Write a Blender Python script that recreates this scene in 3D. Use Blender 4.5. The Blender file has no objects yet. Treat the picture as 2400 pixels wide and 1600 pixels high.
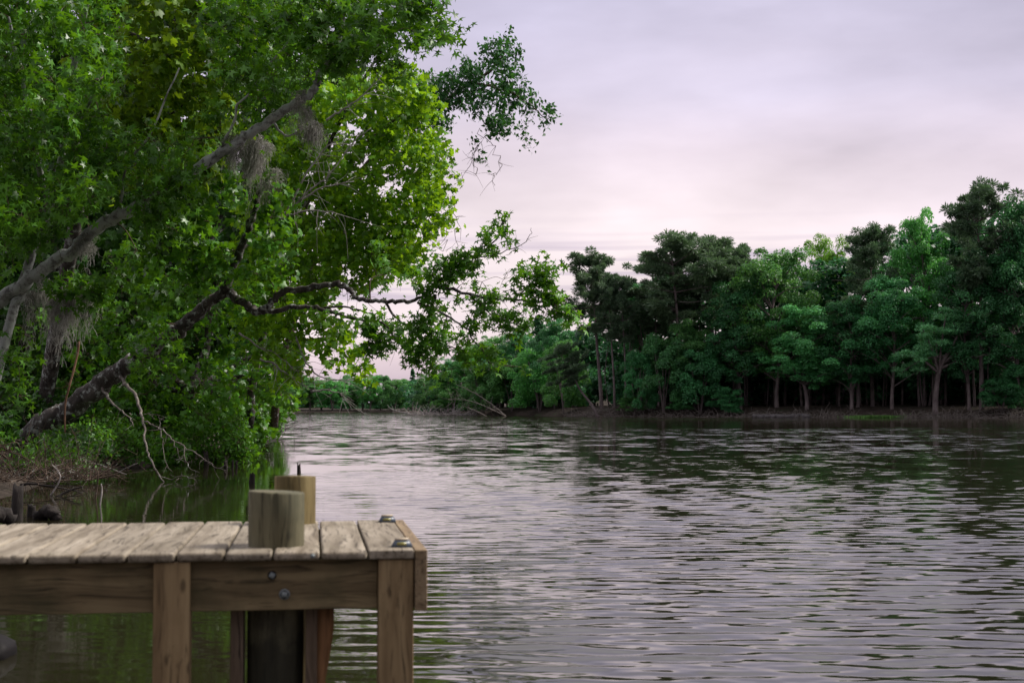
import bpy, math
import numpy as np
from mathutils import Vector, Euler

rad = math.radians
scene = bpy.context.scene
COL = scene.collection

# ------------------------------------------------------------------ camera
HC = 1.30                       # eye height above the lake
PITCH = rad(2.645)
FPX = 50.0 / 36.0 * 2400.0
cam_d = bpy.data.cameras.new("camera")
cam = bpy.data.objects.new("camera", cam_d)
COL.objects.link(cam)
cam.location = (0, 0, HC)
cam.rotation_euler = (rad(90) + PITCH, 0, 0)
cam_d.lens = 50
cam_d.sensor_width = 36
cam_d.clip_start = 0.1
cam_d.clip_end = 6000
cam_d.dof.use_dof = True
cam_d.dof.focus_distance = 25.0
cam_d.dof.aperture_fstop = 5.6
scene.camera = cam

# ------------------------------------------------------------------ world
SUN_EL, SUN_AZ = rad(44), rad(74)      # azimuth clockwise from +Y (view direction)
w = bpy.data.worlds.new("World")
scene.world = w
w.use_nodes = True
nt = w.node_tree
nt.nodes.clear()
N, L = nt.nodes.new, nt.links.new


def math_node(nt, op, a, b=None, c=None, clamp=False):
    n = nt.nodes.new('ShaderNodeMath')
    n.operation = op
    n.use_clamp = clamp
    for i, v in enumerate((a, b, c)):
        if v is None:
            continue
        if isinstance(v, (int, float)):
            n.inputs[i].default_value = v
        else:
            nt.links.new(v, n.inputs[i])
    return n.outputs[0]


def ramp(nt, fac, stops, interp='LINEAR'):
    n = nt.nodes.new('ShaderNodeValToRGB')
    cr = n.color_ramp
    cr.interpolation = interp
    while len(cr.elements) < len(stops):
        cr.elements.new(0.5)
    for e, (p, c) in zip(cr.elements, stops):
        e.position = p
        e.color = (c[0], c[1], c[2], 1)
    nt.links.new(fac, n.inputs[0])
    return n.outputs[0]


def noise(nt, vec, scale, detail=3.0, rough=0.5, out='Fac'):
    n = nt.nodes.new('ShaderNodeTexNoise')
    n.inputs['Scale'].default_value = scale
    n.inputs['Detail'].default_value = detail
    n.inputs['Roughness'].default_value = rough
    nt.links.new(vec, n.inputs['Vector'])
    return n.outputs[out]


def mapping(nt, vec, scale=(1, 1, 1), loc=(0, 0, 0)):
    n = nt.nodes.new('ShaderNodeMapping')
    n.inputs['Scale'].default_value = scale
    n.inputs['Location'].default_value = loc
    nt.links.new(vec, n.inputs['Vector'])
    return n.outputs[0]


def mixc(nt, fac, a, b, mode='MIX'):
    n = nt.nodes.new('ShaderNodeMix')
    n.data_type = 'RGBA'
    n.blend_type = mode
    for s, v in ((n.inputs['Factor'], fac), (n.inputs['A'], a), (n.inputs['B'], b)):
        if isinstance(v, (int, float)):
            s.default_value = v
        elif isinstance(v, tuple):
            s.default_value = (v[0], v[1], v[2], 1)
        else:
            nt.links.new(v, s)
    return n.outputs['Result']


tc = N('ShaderNodeTexCoord').outputs['Generated']
sep = N('ShaderNodeSeparateXYZ')
L(tc, sep.inputs[0])
el = math_node(nt, 'ABSOLUTE', sep.outputs[2])
az = math_node(nt, 'ARCTAN2', sep.outputs[0], sep.outputs[1])      # radians, + to the right
big = noise(nt, mapping(nt, tc, (1.6, 1.6, 5.0), (3.1, 0.4, 0.2)), 1.7, 4, 0.5)
fine = noise(nt, mapping(nt, tc, (2.0, 2.0, 6.0), (1.3, 0, 0)), 2.2, 5, 0.5)
# elevation with some cloud wobble
elw = math_node(nt, 'ADD', el, math_node(nt, 'MULTIPLY', math_node(nt, 'SUBTRACT', big, 0.5), 0.15))
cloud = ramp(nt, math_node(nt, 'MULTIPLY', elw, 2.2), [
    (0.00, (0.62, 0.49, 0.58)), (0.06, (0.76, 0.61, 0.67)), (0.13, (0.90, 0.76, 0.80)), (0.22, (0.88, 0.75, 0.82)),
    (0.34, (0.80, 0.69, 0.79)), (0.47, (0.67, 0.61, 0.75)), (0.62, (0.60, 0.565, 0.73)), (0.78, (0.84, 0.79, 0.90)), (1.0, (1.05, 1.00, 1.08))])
# brighter patch where the low sun sits behind the cloud, dimmer to the right
azc = math_node(nt, 'SUBTRACT', az, 0.06)
gl = math_node(nt, 'POWER', 2.718, math_node(nt, 'MULTIPLY', math_node(nt, 'MULTIPLY', azc, azc), -9.0))
gle = math_node(nt, 'SUBTRACT', el, 0.105)
gl2 = math_node(nt, 'POWER', 2.718, math_node(nt, 'MULTIPLY', math_node(nt, 'MULTIPLY', gle, gle), -220.0))
glow = math_node(nt, 'MULTIPLY', gl, gl2)
cloud = mixc(nt, math_node(nt, 'MULTIPLY', glow, 0.55), cloud, (1.02, 0.89, 0.86))
side = math_node(nt, 'MULTIPLY', math_node(nt, 'SUBTRACT', az, 0.05), 1.6, clamp=True)
cloud = mixc(nt, math_node(nt, 'MULTIPLY', side, 0.22), cloud, (0.36, 0.33, 0.43))
mott = math_node(nt, 'MULTIPLY_ADD', fine, 1.05, 0.475)
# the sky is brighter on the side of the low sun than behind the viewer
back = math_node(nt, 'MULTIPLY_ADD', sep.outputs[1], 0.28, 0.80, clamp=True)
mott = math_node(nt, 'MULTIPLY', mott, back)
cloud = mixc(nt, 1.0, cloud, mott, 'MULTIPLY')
# thin low stratus streaks
st = noise(nt, mapping(nt, tc, (1.2, 1.2, 40.0), (0.3, 0, 0.4)), 2.6, 3, 0.5)
stm = math_node(nt, 'MULTIPLY', math_node(nt, 'SUBTRACT', st, 0.50), 7.0, clamp=True)
band_e = math_node(nt, 'SUBTRACT', el, 0.093)
band = math_node(nt, 'POWER', 2.718, math_node(nt, 'MULTIPLY', math_node(nt, 'MULTIPLY', band_e, band_e), -1600.0))
cloud = mixc(nt, math_node(nt, 'MULTIPLY', math_node(nt, 'MULTIPLY', stm, band), 0.9), cloud, (0.50, 0.42, 0.55))
sky = N('ShaderNodeTexSky')
sky.sky_type = 'NISHITA'
sky.sun_disc = False
sky.sun_elevation = SUN_EL
sky.sun_rotation = SUN_AZ
bg1 = N('ShaderNodeBackground')
L(sky.outputs[0], bg1.inputs[0])
bg1.inputs[1].default_value = 0.055
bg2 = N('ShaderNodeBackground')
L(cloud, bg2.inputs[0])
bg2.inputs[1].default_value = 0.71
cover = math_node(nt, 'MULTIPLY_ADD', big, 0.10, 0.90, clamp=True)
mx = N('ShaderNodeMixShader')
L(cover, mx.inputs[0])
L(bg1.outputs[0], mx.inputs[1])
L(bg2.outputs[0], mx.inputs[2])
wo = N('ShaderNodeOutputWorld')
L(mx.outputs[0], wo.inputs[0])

# ------------------------------------------------------------------ sun
sd = bpy.data.lights.new("sun", 'SUN')
sd.energy = 3.5
sd.angle = rad(14)
sd.color = (1.0, 0.93, 0.86)
so = bpy.data.objects.new("sun", sd)
COL.objects.link(so)
sdir = Vector((math.sin(SUN_AZ) * math.cos(SUN_EL), math.cos(SUN_AZ) * math.cos(SUN_EL), math.sin(SUN_EL)))
so.rotation_euler = sdir.to_track_quat('Z', 'Y').to_euler()
so.location = (30, 0, 40)

vs = scene.view_settings
scene.display_settings.display_device = 'sRGB'
vs.view_transform = 'Standard'
vs.look = 'None'
vs.exposure = 0.6
vs.gamma = 1.0
vs.use_curve_mapping = False
scene.cycles.max_bounces = 6
scene.cycles.diffuse_bounces = 3
scene.cycles.glossy_bounces = 3
scene.cycles.transmission_bounces = 3
scene.cycles.use_adaptive_sampling = True
scene.cycles.adaptive_threshold = 0.01
scene.cycles.use_denoising = True


# ------------------------------------------------------------------ helpers
def P(px, py, y):
    """World point at distance y that lies along the sight line of a photo position (2400 x 1600)."""
    dx = (px - 1200.0) / FPX
    dy = -(py - 800.0) / FPX
    fy = math.cos(PITCH) - dy * math.sin(PITCH)
    fz = math.sin(PITCH) + dy * math.cos(PITCH)
    k = y / fy
    return np.array((dx * k, y, HC + fz * k))


def G(px, y, z=0.0):
    return np.array(((px - 1200.0) / FPX * y, y, z))


def mesh_np(name, verts, faces, mat, parent=None, loc=None, smooth=False, attrs=None, mat_idx=None):
    """faces: list of int arrays (k,3) / (k,4)."""
    me = bpy.data.meshes.new(name)
    verts = np.asarray(verts, dtype=np.float32)
    if loc is not None:
        verts = verts - np.asarray(loc, dtype=np.float32)
    me.vertices.add(len(verts))
    me.vertices.foreach_set('co', verts.ravel())
    faces = [np.asarray(f, dtype=np.int32) for f in faces if len(f)]
    nl = sum(f.size for f in faces)
    npoly = sum(len(f) for f in faces)
    me.loops.add(nl)
    me.loops.foreach_set('vertex_index', np.concatenate([f.ravel() for f in faces]))
    me.polygons.add(npoly)
    tot = np.concatenate([np.full(len(f), f.shape[1], dtype=np.int32) for f in faces])
    start = np.concatenate([[0], np.cumsum(tot)[:-1]]).astype(np.int32)
    me.polygons.foreach_set('loop_start', start)
    me.polygons.foreach_set('loop_total', tot)
    if mat_idx is not None:
        me.polygons.foreach_set('material_index', np.asarray(mat_idx, dtype=np.int32))
    for m in (mat if isinstance(mat, (list, tuple)) else [mat]):
        me.materials.append(m)
    for k, v in (attrs or {}).items():
        a = me.attributes.new(k, 'FLOAT', 'POINT')
        a.data.foreach_set('value', np.asarray(v, dtype=np.float32))
    me.update(calc_edges=True)
    if smooth:
        me.polygons.foreach_set('use_smooth', np.ones(npoly, dtype=bool))
    o = bpy.data.objects.new(name, me)
    COL.objects.link(o)
    if parent is not None:
        o.parent = parent
    elif loc is not None:
        o.location = [float(c) for c in loc]
    return o


def tag(o, label=None, cat=None, group=None, kind=None):
    if label:
        o['label'] = label
    if cat:
        o['category'] = cat
    if group:
        o['group'] = group
    if kind:
        o['kind'] = kind
    return o


def thing(name, label, cat, loc, rotz=0.0, group=None):
    o = bpy.data.objects.new(name, None)
    o.empty_display_size = 0.2
    COL.objects.link(o)
    o.location = [float(c) for c in loc]
    o.rotation_euler = (0, 0, rotz)
    return tag(o, label, cat, group)


class Geo:
    """collects vertices and faces"""
    def __init__(s):
        s.v, s.f, s.n, s.r = [], {3: [], 4: []}, 0, []

    def add(s, v, f, r=None):
        v = np.asarray(v, dtype=np.float64)
        f = np.asarray(f, dtype=np.int64)
        s.v.append(v)
        s.f[f.shape[1]].append(f + s.n)
        s.n += len(v)
        s.r.append(np.zeros(len(v)) if r is None else np.broadcast_to(r, (len(v),)))

    def build(s, name, mat, parent=None, loc=None, smooth=False):
        fs = [np.concatenate(s.f[k]) for k in (3, 4) if s.f[k]]
        return mesh_np(name, np.concatenate(s.v), fs, mat, parent, loc, smooth, {'rnd': np.concatenate(s.r)})

    def build2(s, other, name, mats, parent=None, loc=None):
        fs, mi = [], []
        for k in (3, 4):
            for q, off, m in ((s, 0, 0), (other, s.n, 1)):
                if q.f[k]:
                    a = np.concatenate(q.f[k])
                    fs.append(a + off); mi.append(np.full(len(a), m))
        return mesh_np(name, np.concatenate(s.v + other.v), fs, mats, parent, loc, False, {'rnd': np.concatenate(s.r + other.r)}, np.concatenate(mi))

    def tube(s, pts, radii, sides=6, cap=True, rough=0.0, rng=None):
        pts = np.asarray(pts, dtype=float)
        n = len(pts)
        radii = np.broadcast_to(np.asarray(radii, dtype=float), (n,))
        t = np.gradient(pts, axis=0)
        t /= np.linalg.norm(t, axis=1)[:, None] + 1e-9
        ref = np.array((0.13, 0.31, 0.94))
        if abs((t @ ref)).mean() > 0.8:
            ref = np.array((0.9, 0.35, 0.1))
        a = np.cross(t, ref)
        a /= np.linalg.norm(a, axis=1)[:, None] + 1e-9
        b = np.cross(t, a)
        ang = np.linspace(0, 2 * np.pi, sides, endpoint=False)
        rr = radii[:, None] * np.ones((1, sides))
        if rough and rng is not None:
            rr = rr * (1 + rng.normal(0, rough, rr.shape))
        v = pts[:, None, :] + rr[..., None] * (np.cos(ang)[None, :, None] * a[:, None, :] + np.sin(ang)[None, :, None] * b[:, None, :])
        i = np.arange(n - 1)[:, None] * sides
        j = np.arange(sides)[None, :]
        j2 = (j + 1) % sides
        f = np.stack([i + j, i + j2, i + sides + j2, i + sides + j], -1).reshape(-1, 4)
        vv = v.reshape(-1, 3)
        s.add(vv, f)
        if cap:
            base = len(s.v) - 1
            off = s.n - len(vv)
            for ring, c, fl in ((0, pts[0], True), (n - 1, pts[-1], False)):
                idx = off + ring * sides + np.arange(sides)
                s.v.append(c[None, :]); s.r.append(np.zeros(1))
                ci = s.n; s.n += 1
                nx = np.roll(idx, -1)
                tri = np.stack([np.full(sides, ci), nx, idx], 1) if fl else np.stack([np.full(sides, ci), idx, nx], 1)
                s.f[3].append(tri)

    def box(s, x0, x1, y0, y1, z0, z1, M=None):
        v = np.array([(x, y, z) for z in (z0, z1) for y in (y0, y1) for x in (x0, x1)], float)
        if M is not None:
            v = v @ M.T
        s.add(v, [(0, 2, 3, 1), (4, 5, 7, 6), (0, 1, 5, 4), (2, 6, 7, 3), (0, 4, 6, 2), (1, 3, 7, 5)])


def smooth_path(pts, n=4):
    """Catmull-Rom resample"""
    pts = np.asarray(pts, float)
    if len(pts) < 3:
        return pts
    p = np.vstack([2 * pts[0] - pts[1], pts, 2 * pts[-1] - pts[-2]])
    out = []
    for i in range(1, len(p) - 2):
        for k in range(n):
            t = k / n
            out.append(0.5 * ((2 * p[i]) + (-p[i - 1] + p[i + 1]) * t + (2 * p[i - 1] - 5 * p[i] + 4 * p[i + 1] - p[i + 2]) * t * t
                              + (-p[i - 1] + 3 * p[i] - 3 * p[i + 1] + p[i + 2]) * t ** 3))
    out.append(pts[-1])
    return np.array(out)


def unit(v):
    return v / (np.linalg.norm(v, axis=-1, keepdims=True) + 1e-9)


# leaf templates: verts (tangent, bitangent, normal), faces
def star_template(lobes=5, notch=0.42, spread=250):
    angs = np.radians(np.linspace(-spread / 2, spread / 2, lobes))
    lens = np.interp(np.abs(np.linspace(-1, 1, lobes)), [0, 0.5, 1], [1.0, 0.92, 0.66])
    v = [(0, 0, 0)]
    tips = [(l * math.cos(a), l * math.sin(a), -0.16 * l) for a, l in zip(angs, lens)]
    nt_ = []
    for i in range(lobes + 1):
        if i == 0:
            a = angs[0] - 0.55
        elif i == lobes:
            a = angs[-1] + 0.55
        else:
            a = 0.5 * (angs[i - 1] + angs[i])
        r = notch if 0 < i < lobes else notch * 0.75
        nt_.append((r * math.cos(a), r * math.sin(a), 0.03))
    v += nt_ + tips
    f = [(0, 1 + i, 2 + lobes + i, 2 + i) for i in range(lobes)]
    return np.array(v, float) * 0.62, np.array(f)


STAR = star_template(5, 0.35, 250)
MAPLE = star_template(5, 0.60, 240)
OVAL = (np.array([(-0.5, 0, 0), (-0.12, 0.26, 0.05), (0.5, 0, -0.05), (-0.12, -0.26, 0.05), (0.05, 0, -0.02)], float),
        np.array([(0, 4, 2, 1), (0, 3, 2, 4)]))
CARD = (np.array([(-0.5, -0.16, 0), (0.05, -0.42, 0.06), (0.55, 0.05, -0.05), (-0.05, 0.40, 0.06)], float), np.array([(0, 1, 2, 3)]))
NEEDLE = (np.array([(-0.5, 0, 0), (0.1, -0.11, 0.02), (0.5, 0, 0.0), (0.1, 0.11, 0.02)], float), np.array([(0, 1, 2, 3)]))


def add_leaves(g, c, nrm, size, tmpl, rng, tangent=None, rnd=None):
    tv, tf = tmpl
    n = len(c)
    nrm = unit(nrm)
    t = rng.normal(size=(n, 3)) if tangent is None else tangent
    t = unit(t - nrm * (t * nrm).sum(1, keepdims=True))
    b = np.cross(nrm, t)
    size = np.broadcast_to(size, (n,))
    v = c[:, None, :] + size[:, None, None] * (tv[None, :, 0, None] * t[:, None, :] + tv[None, :, 1, None] * b[:, None, :] + tv[None, :, 2, None] * nrm[:, None, :])
    f = tf[None, :, :] + (np.arange(n) * len(tv))[:, None, None]
    r = rng.random(n) if rnd is None else rnd
    g.add(v.reshape(-1, 3), f.reshape(-1, tf.shape[1]), np.repeat(r, len(tv)))


# ------------------------------------------------------------------ materials
def new_mat(name):
    m = bpy.data.materials.new(name)
    m.use_nodes = True
    m.node_tree.nodes.clear()
    return m, m.node_tree


def out(nt, sh):
    o = nt.nodes.new('ShaderNodeOutputMaterial')
    nt.links.new(sh, o.inputs[0])


def principled(nt, color, rough, normal=None, spec=0.5):
    p = nt.nodes.new('ShaderNodeBsdfPrincipled')
    for s, v in ((p.inputs['Base Color'], color), (p.inputs['Roughness'], rough)):
        if isinstance(v, (int, float)):
            s.default_value = v
        elif isinstance(v, tuple):
            s.default_value = (v[0], v[1], v[2], 1)
        else:
            nt.links.new(v, s)
    p.inputs['Specular IOR Level'].default_value = spec
    if normal is not None:
        nt.links.new(normal, p.inputs['Normal'])
    return p.outputs[0]


def bump(nt, h, strength, dist):
    b = nt.nodes.new('ShaderNodeBump')
    b.inputs['Strength'].default_value = strength
    b.inputs['Distance'].default_value = dist
    nt.links.new(h, b.inputs['Height'])
    return b.outputs[0]


def leaf_mat(name, c0, c1, t0, trans=0.35, rough=0.45, objtint=False, spec=0.35):
    m, nt = new_mat(name)
    a = nt.nodes.new('ShaderNodeAttribute')
    a.attribute_name = 'rnd'
    col = ramp(nt, a.outputs['Fac'], [(0.0, tuple(x * 0.75 for x in c0)), (0.45, tuple((x + y) / 2 for x, y in zip(c0, c1))), (0.78, tuple(x * 1.15 for x in c1)), (1.0, tuple(min(1, x * 1.9) for x in c1))])
    tcol = mixc(nt, a.outputs['Fac'], tuple(x * 0.7 for x in t0), t0)
    if objtint:
        oi = nt.nodes.new('ShaderNodeObjectInfo')
        col = mixc(nt, 1.0, col, oi.outputs['Color'], 'MULTIPLY')
        tcol = mixc(nt, 1.0, tcol, oi.outputs['Color'], 'MULTIPLY')
    p = principled(nt, col, rough, spec=spec)
    t = nt.nodes.new('ShaderNodeBsdfTranslucent')
    nt.links.new(tcol, t.inputs[0])
    mx = nt.nodes.new('ShaderNodeMixShader')
    mx.inputs[0].default_value = trans
    nt.links.new(p, mx.inputs[1])
    nt.links.new(t.outputs[0], mx.inputs[2])
    out(nt, mx.outputs[0])
    return m


M_STAR = leaf_mat('sweetgum_leaf', (0.015, 0.062, 0.007), (0.082, 0.23, 0.019), (0.20, 0.46, 0.012), 0.31, 0.38)
M_STARLIT = leaf_mat('lit_sweetgum_leaf', (0.022, 0.085, 0.008), (0.082, 0.24, 0.018), (0.22, 0.50, 0.015), 0.32, 0.4)  # sweetgum leaf with a brighter colour, to look better lit
M_SYC = leaf_mat('sycamore_leaf', (0.038, 0.10, 0.007), (0.125, 0.25, 0.014), (0.32, 0.50, 0.015), 0.38)
M_MAPLE = leaf_mat('maple_leaf', (0.040, 0.13, 0.007), (0.13, 0.31, 0.014), (0.38, 0.66, 0.015), 0.42)
M_DEEP = leaf_mat('shaded_leaf', (0.012, 0.042, 0.008), (0.034, 0.10, 0.014), (0.08, 0.22, 0.012), 0.28)  # shade of the thicket put into a darker leaf colour
M_SHRUB = leaf_mat('shrub_leaf', (0.03, 0.11, 0.010), (0.08, 0.23, 0.018), (0.18, 0.42, 0.015), 0.34)
M_VINE = leaf_mat('vine_leaf', (0.018, 0.075, 0.025), (0.04, 0.14, 0.045), (0.08, 0.26, 0.03), 0.3)
M_FAR = leaf_mat('far_leaf', (0.022, 0.105, 0.042), (0.080, 0.26, 0.100), (0.15, 0.40, 0.10), 0.34, objtint=True)
M_PINE = leaf_mat('pine_needle', (0.05, 0.105, 0.06), (0.12, 0.185, 0.10), (0.12, 0.22, 0.08), 0.3, objtint=True)


def bark_mat(name, dark, light, lichen=0.0, scale=1.0):
    m, nt = new_mat(name)
    co = nt.nodes.new('ShaderNodeNewGeometry').outputs['Position']
    n1 = noise(nt, mapping(nt, co, (1, 1, 0.45)), 9 * scale, 6, 0.65)
    n2 = noise(nt, co, 2.2 * scale, 4, 0.6)
    col = ramp(nt, n1, [(0.3, dark), (0.7, light)])
    if lichen > 0:
        l = math_node(nt, 'MULTIPLY', math_node(nt, 'SUBTRACT', noise(nt, co, 7 * scale, 5, 0.7), 0.60 - 0.17 * lichen), 9, clamp=True)
        col = mixc(nt, math_node(nt, 'MULTIPLY', l, 0.8), col, (0.46, 0.49, 0.46))
    col = mixc(nt, 1.0, col, math_node(nt, 'MULTIPLY_ADD', n2, 0.9, 0.5), 'MULTIPLY')
    out(nt, principled(nt, col, 0.9, bump(nt, n1, 0.8, 0.03 / scale), 0.2))
    return m


M_BARK = bark_mat('dark_bark', (0.020, 0.017, 0.015), (0.11, 0.095, 0.085), 0.42)
M_GREYTWIG = bark_mat('grey_dead_twig', (0.09, 0.075, 0.065), (0.24, 0.21, 0.19), 0.2)
M_BARKG = bark_mat('grey_lichen_bark', (0.05, 0.047, 0.043), (0.36, 0.355, 0.34), 1.1)
M_TWIG = bark_mat('twig_bark', (0.05, 0.035, 0.025), (0.14, 0.10, 0.075), 0.15)
M_DEAD = bark_mat('bleached_dead_wood', (0.15, 0.13, 0.12), (0.38, 0.35, 0.33), 0.3)
M_WET = bark_mat('wet_dark_wood', (0.008, 0.007, 0.006), (0.05, 0.042, 0.038), 0.0)
M_FARBARK = bark_mat('far_bark', (0.10, 0.08, 0.075), (0.24, 0.20, 0.195), 0.0, 0.25)
M_BROWNTWIG = bark_mat('brown_twig', (0.10, 0.055, 0.035), (0.24, 0.14, 0.09), 0.0)

m, nt = new_mat('spanish_moss')
a = nt.nodes.new('ShaderNodeAttribute'); a.attribute_name = 'rnd'
out(nt, principled(nt, ramp(nt, a.outputs['Fac'], [(0, (0.22, 0.21, 0.185)), (1, (0.50, 0.50, 0.45))]), 0.95, spec=0.1))
M_MOSS = m


def wood_mat(name, axis, c_dark, c_mid, c_light, stain=(0.09, 0.085, 0.055), stain_amt=0.5, wet=None, rough=0.75):
    m, nt = new_mat(name)
    co = nt.nodes.new('ShaderNodeTexCoord').outputs['Object']
    oi = nt.nodes.new('ShaderNodeObjectInfo')
    off = nt.nodes.new('ShaderNodeVectorMath'); off.operation = 'SCALE'
    off.inputs[0].default_value = (7.3, 3.1, 5.7)
    nt.links.new(oi.outputs['Random'], off.inputs['Scale'])
    ad = nt.nodes.new('ShaderNodeVectorMath'); ad.operation = 'ADD'
    nt.links.new(co, ad.inputs[0]); nt.links.new(off.outputs[0], ad.inputs[1])
    v = ad.outputs[0]
    s = [22.0, 22.0, 22.0]; s[axis] = 1.3
    s2 = [90.0, 90.0, 90.0]; s2[axis] = 3.0
    warp = noise(nt, mapping(nt, v, tuple(3.0 if i != axis else 1.2 for i in range(3))), 1.6, 2, 0.5, 'Color')
    wv = nt.nodes.new('ShaderNodeVectorMath'); wv.operation = 'MULTIPLY_ADD'
    nt.links.new(warp, wv.inputs[0]); wv.inputs[1].default_value = (0.09, 0.09, 0.09); nt.links.new(v, wv.inputs[2])
    g1 = noise(nt, mapping(nt, wv.outputs[0], tuple(s)), 1.0, 5, 0.6)
    g2 = noise(nt, mapping(nt, wv.outputs[0], tuple(s2)), 1.0, 3, 0.6)
    col = ramp(nt, g1, [(0.28, c_dark), (0.5, c_mid), (0.72, c_light)])
    col = mixc(nt, math_node(nt, 'MULTIPLY', math_node(nt, 'SUBTRACT', g2, 0.53), 6, clamp=True), col, tuple(x * 0.55 for x in c_dark))
    blot = math_node(nt, 'MULTIPLY', math_node(nt, 'SUBTRACT', noise(nt, v, 5.0, 4, 0.6), 0.50), 4, clamp=True)
    col = mixc(nt, math_node(nt, 'MULTIPLY', blot, stain_amt), col, stain)
    # knots
    vo = nt.nodes.new('ShaderNodeTexVoronoi')
    vo.inputs['Scale'].default_value = 1.0
    ks = [11.0, 11.0, 11.0]; ks[axis] = 5.0
    nt.links.new(mapping(nt, wv.outputs[0], tuple(ks)), vo.inputs['Vector'])
    kn = math_node(nt, 'MULTIPLY', math_node(nt, 'SUBTRACT', 0.13, vo.outputs['Distance']), 14, clamp=True)
    col = mixc(nt, math_node(nt, 'MULTIPLY', kn, 0.7), col, tuple(x * 0.35 for x in c_dark))
    br = math_node(nt, 'MULTIPLY_ADD', oi.outputs['Random'], 0.30, 0.84)
    col = mixc(nt, 1.0, col, br, 'MULTIPLY')
    if wet:
        z = nt.nodes.new('ShaderNodeSeparateXYZ')
        nt.links.new(nt.nodes.new('ShaderNodeNewGeometry').outputs['Position'], z.inputs[0])
        zz = math_node(nt, 'ADD', z.outputs[2], math_node(nt, 'MULTIPLY', math_node(nt, 'SUBTRACT', noise(nt, v, 9.0, 4, 0.6), 0.5), 0.5))
        wf = math_node(nt, 'MULTIPLY', math_node(nt, 'SUBTRACT', wet[0], zz), wet[1], clamp=True)
        col = mixc(nt, math_node(nt, 'MULTIPLY', wf, 0.85), col, wet[2])
    hgt = math_node(nt, 'ADD', g1, math_node(nt, 'MULTIPLY', g2, 0.6))
    out(nt, principled(nt, col, rough, bump(nt, hgt, 0.5, 0.004), 0.3))
    return m


M_DECK = wood_mat('weathered_deck_wood', 1, (0.105, 0.082, 0.053), (0.235, 0.20, 0.148), (0.36, 0.315, 0.245), (0.14, 0.12, 0.08), 0.45)
M_BEAM = wood_mat('stained_beam_wood', 0, (0.064, 0.043, 0.018), (0.145, 0.106, 0.053), (0.22, 0.168, 0.087), (0.052, 0.048, 0.02), 0.75)
M_POST = wood_mat('treated_post_wood', 2, (0.13, 0.083, 0.038), (0.245, 0.17, 0.085), (0.33, 0.24, 0.125), (0.13, 0.09, 0.036), 0.55,
                  (0.42, 2.2, (0.06, 0.045, 0.02)))
M_PILE = wood_mat('greenish_piling_wood', 2, (0.05, 0.044, 0.021), (0.125, 0.113, 0.064), (0.20, 0.185, 0.11), (0.055, 0.062, 0.034), 0.9,
                  (0.74, 5.0, (0.012, 0.012, 0.007)))
M_PILE2 = wood_mat('yellowish_piling_wood', 2, (0.06, 0.042, 0.014), (0.14, 0.106, 0.042), (0.20, 0.158, 0.068), (0.055, 0.048, 0.018), 0.7)
M_BRACE = wood_mat('dark_brace_wood', 2, (0.05, 0.034, 0.02), (0.12, 0.085, 0.055), (0.17, 0.125, 0.09), (0.05, 0.04, 0.03), 0.6)  # darker brown wood for the boards below the deck
M_END = wood_mat('end_board_wood', 1, (0.12, 0.08, 0.042), (0.21, 0.15, 0.085), (0.29, 0.22, 0.13), (0.11, 0.085, 0.045), 0.5)
M_ORANGE = wood_mat('orange_brace_wood', 2, (0.22, 0.11, 0.045), (0.36, 0.19, 0.085), (0.44, 0.25, 0.12), (0.22, 0.115, 0.05), 0.4)


def flat_mat(name, col, rough, metal=0.0):
    m, nt = new_mat(name)
    co = nt.nodes.new('ShaderNodeTexCoord').outputs['Object']
    n = noise(nt, co, 60, 3, 0.6)
    c = mixc(nt, n, tuple(x * 0.7 for x in col), tuple(min(1, x * 1.25) for x in col))
    p = nt.nodes.new('ShaderNodeBsdfPrincipled')
    nt.links.new(c, p.inputs['Base Color'])
    p.inputs['Roughness'].default_value = rough
    p.inputs['Metallic'].default_value = metal
    p.inputs['Specular IOR Level'].default_value = 0.1 if max(col) < 0.02 else 0.5
    out(nt, p.outputs[0])
    return m


M_STEEL = flat_mat('galvanised_steel', (0.24, 0.27, 0.27), 0.6, 0.5)
M_RECESS_SHADE = flat_mat('bolt_recess_shade', (0.015, 0.013, 0.012), 0.9)  # near black colour painted for the shade in bolt recesses
M_LAMPBODY = flat_mat('dark_blue_grey_plastic', (0.055, 0.075, 0.105), 0.4)
M_LENS = flat_mat('yellow_lens', (0.22, 0.20, 0.05), 0.25)
M_LAMPTOP = flat_mat('cream_lamp_top', (0.38, 0.31, 0.21), 0.5)
M_ROCK = flat_mat('dark_rock', (0.010, 0.009, 0.009), 0.6)
M_RIPRAP = flat_mat('pale_riprap', (0.12, 0.11, 0.11), 0.9)
M_GRASS = leaf_mat('bank_grass', (0.05, 0.14, 0.03), (0.11, 0.26, 0.05), (0.15, 0.3, 0.04), 0.3)

# ground
m, nt = new_mat('bank_earth')
co = nt.nodes.new('ShaderNodeNewGeometry').outputs['Position']
n1 = noise(nt, co, 0.35, 6, 0.65)
n2 = noise(nt, co, 3.5, 6, 0.7)
col = ramp(nt, n2, [(0.3, (0.015, 0.012, 0.009)), (0.55, (0.052, 0.041, 0.033)), (0.75, (0.115, 0.094, 0.08))])
grs = math_node(nt, 'MULTIPLY', math_node(nt, 'SUBTRACT', n1, 0.58), 8, clamp=True)
col = mixc(nt, math_node(nt, 'MULTIPLY', grs, 0.7), col, (0.04, 0.075, 0.025))
out(nt, principled(nt, col, 0.95, bump(nt, n2, 0.8, 0.08), 0.15))
M_EARTH = m

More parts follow.
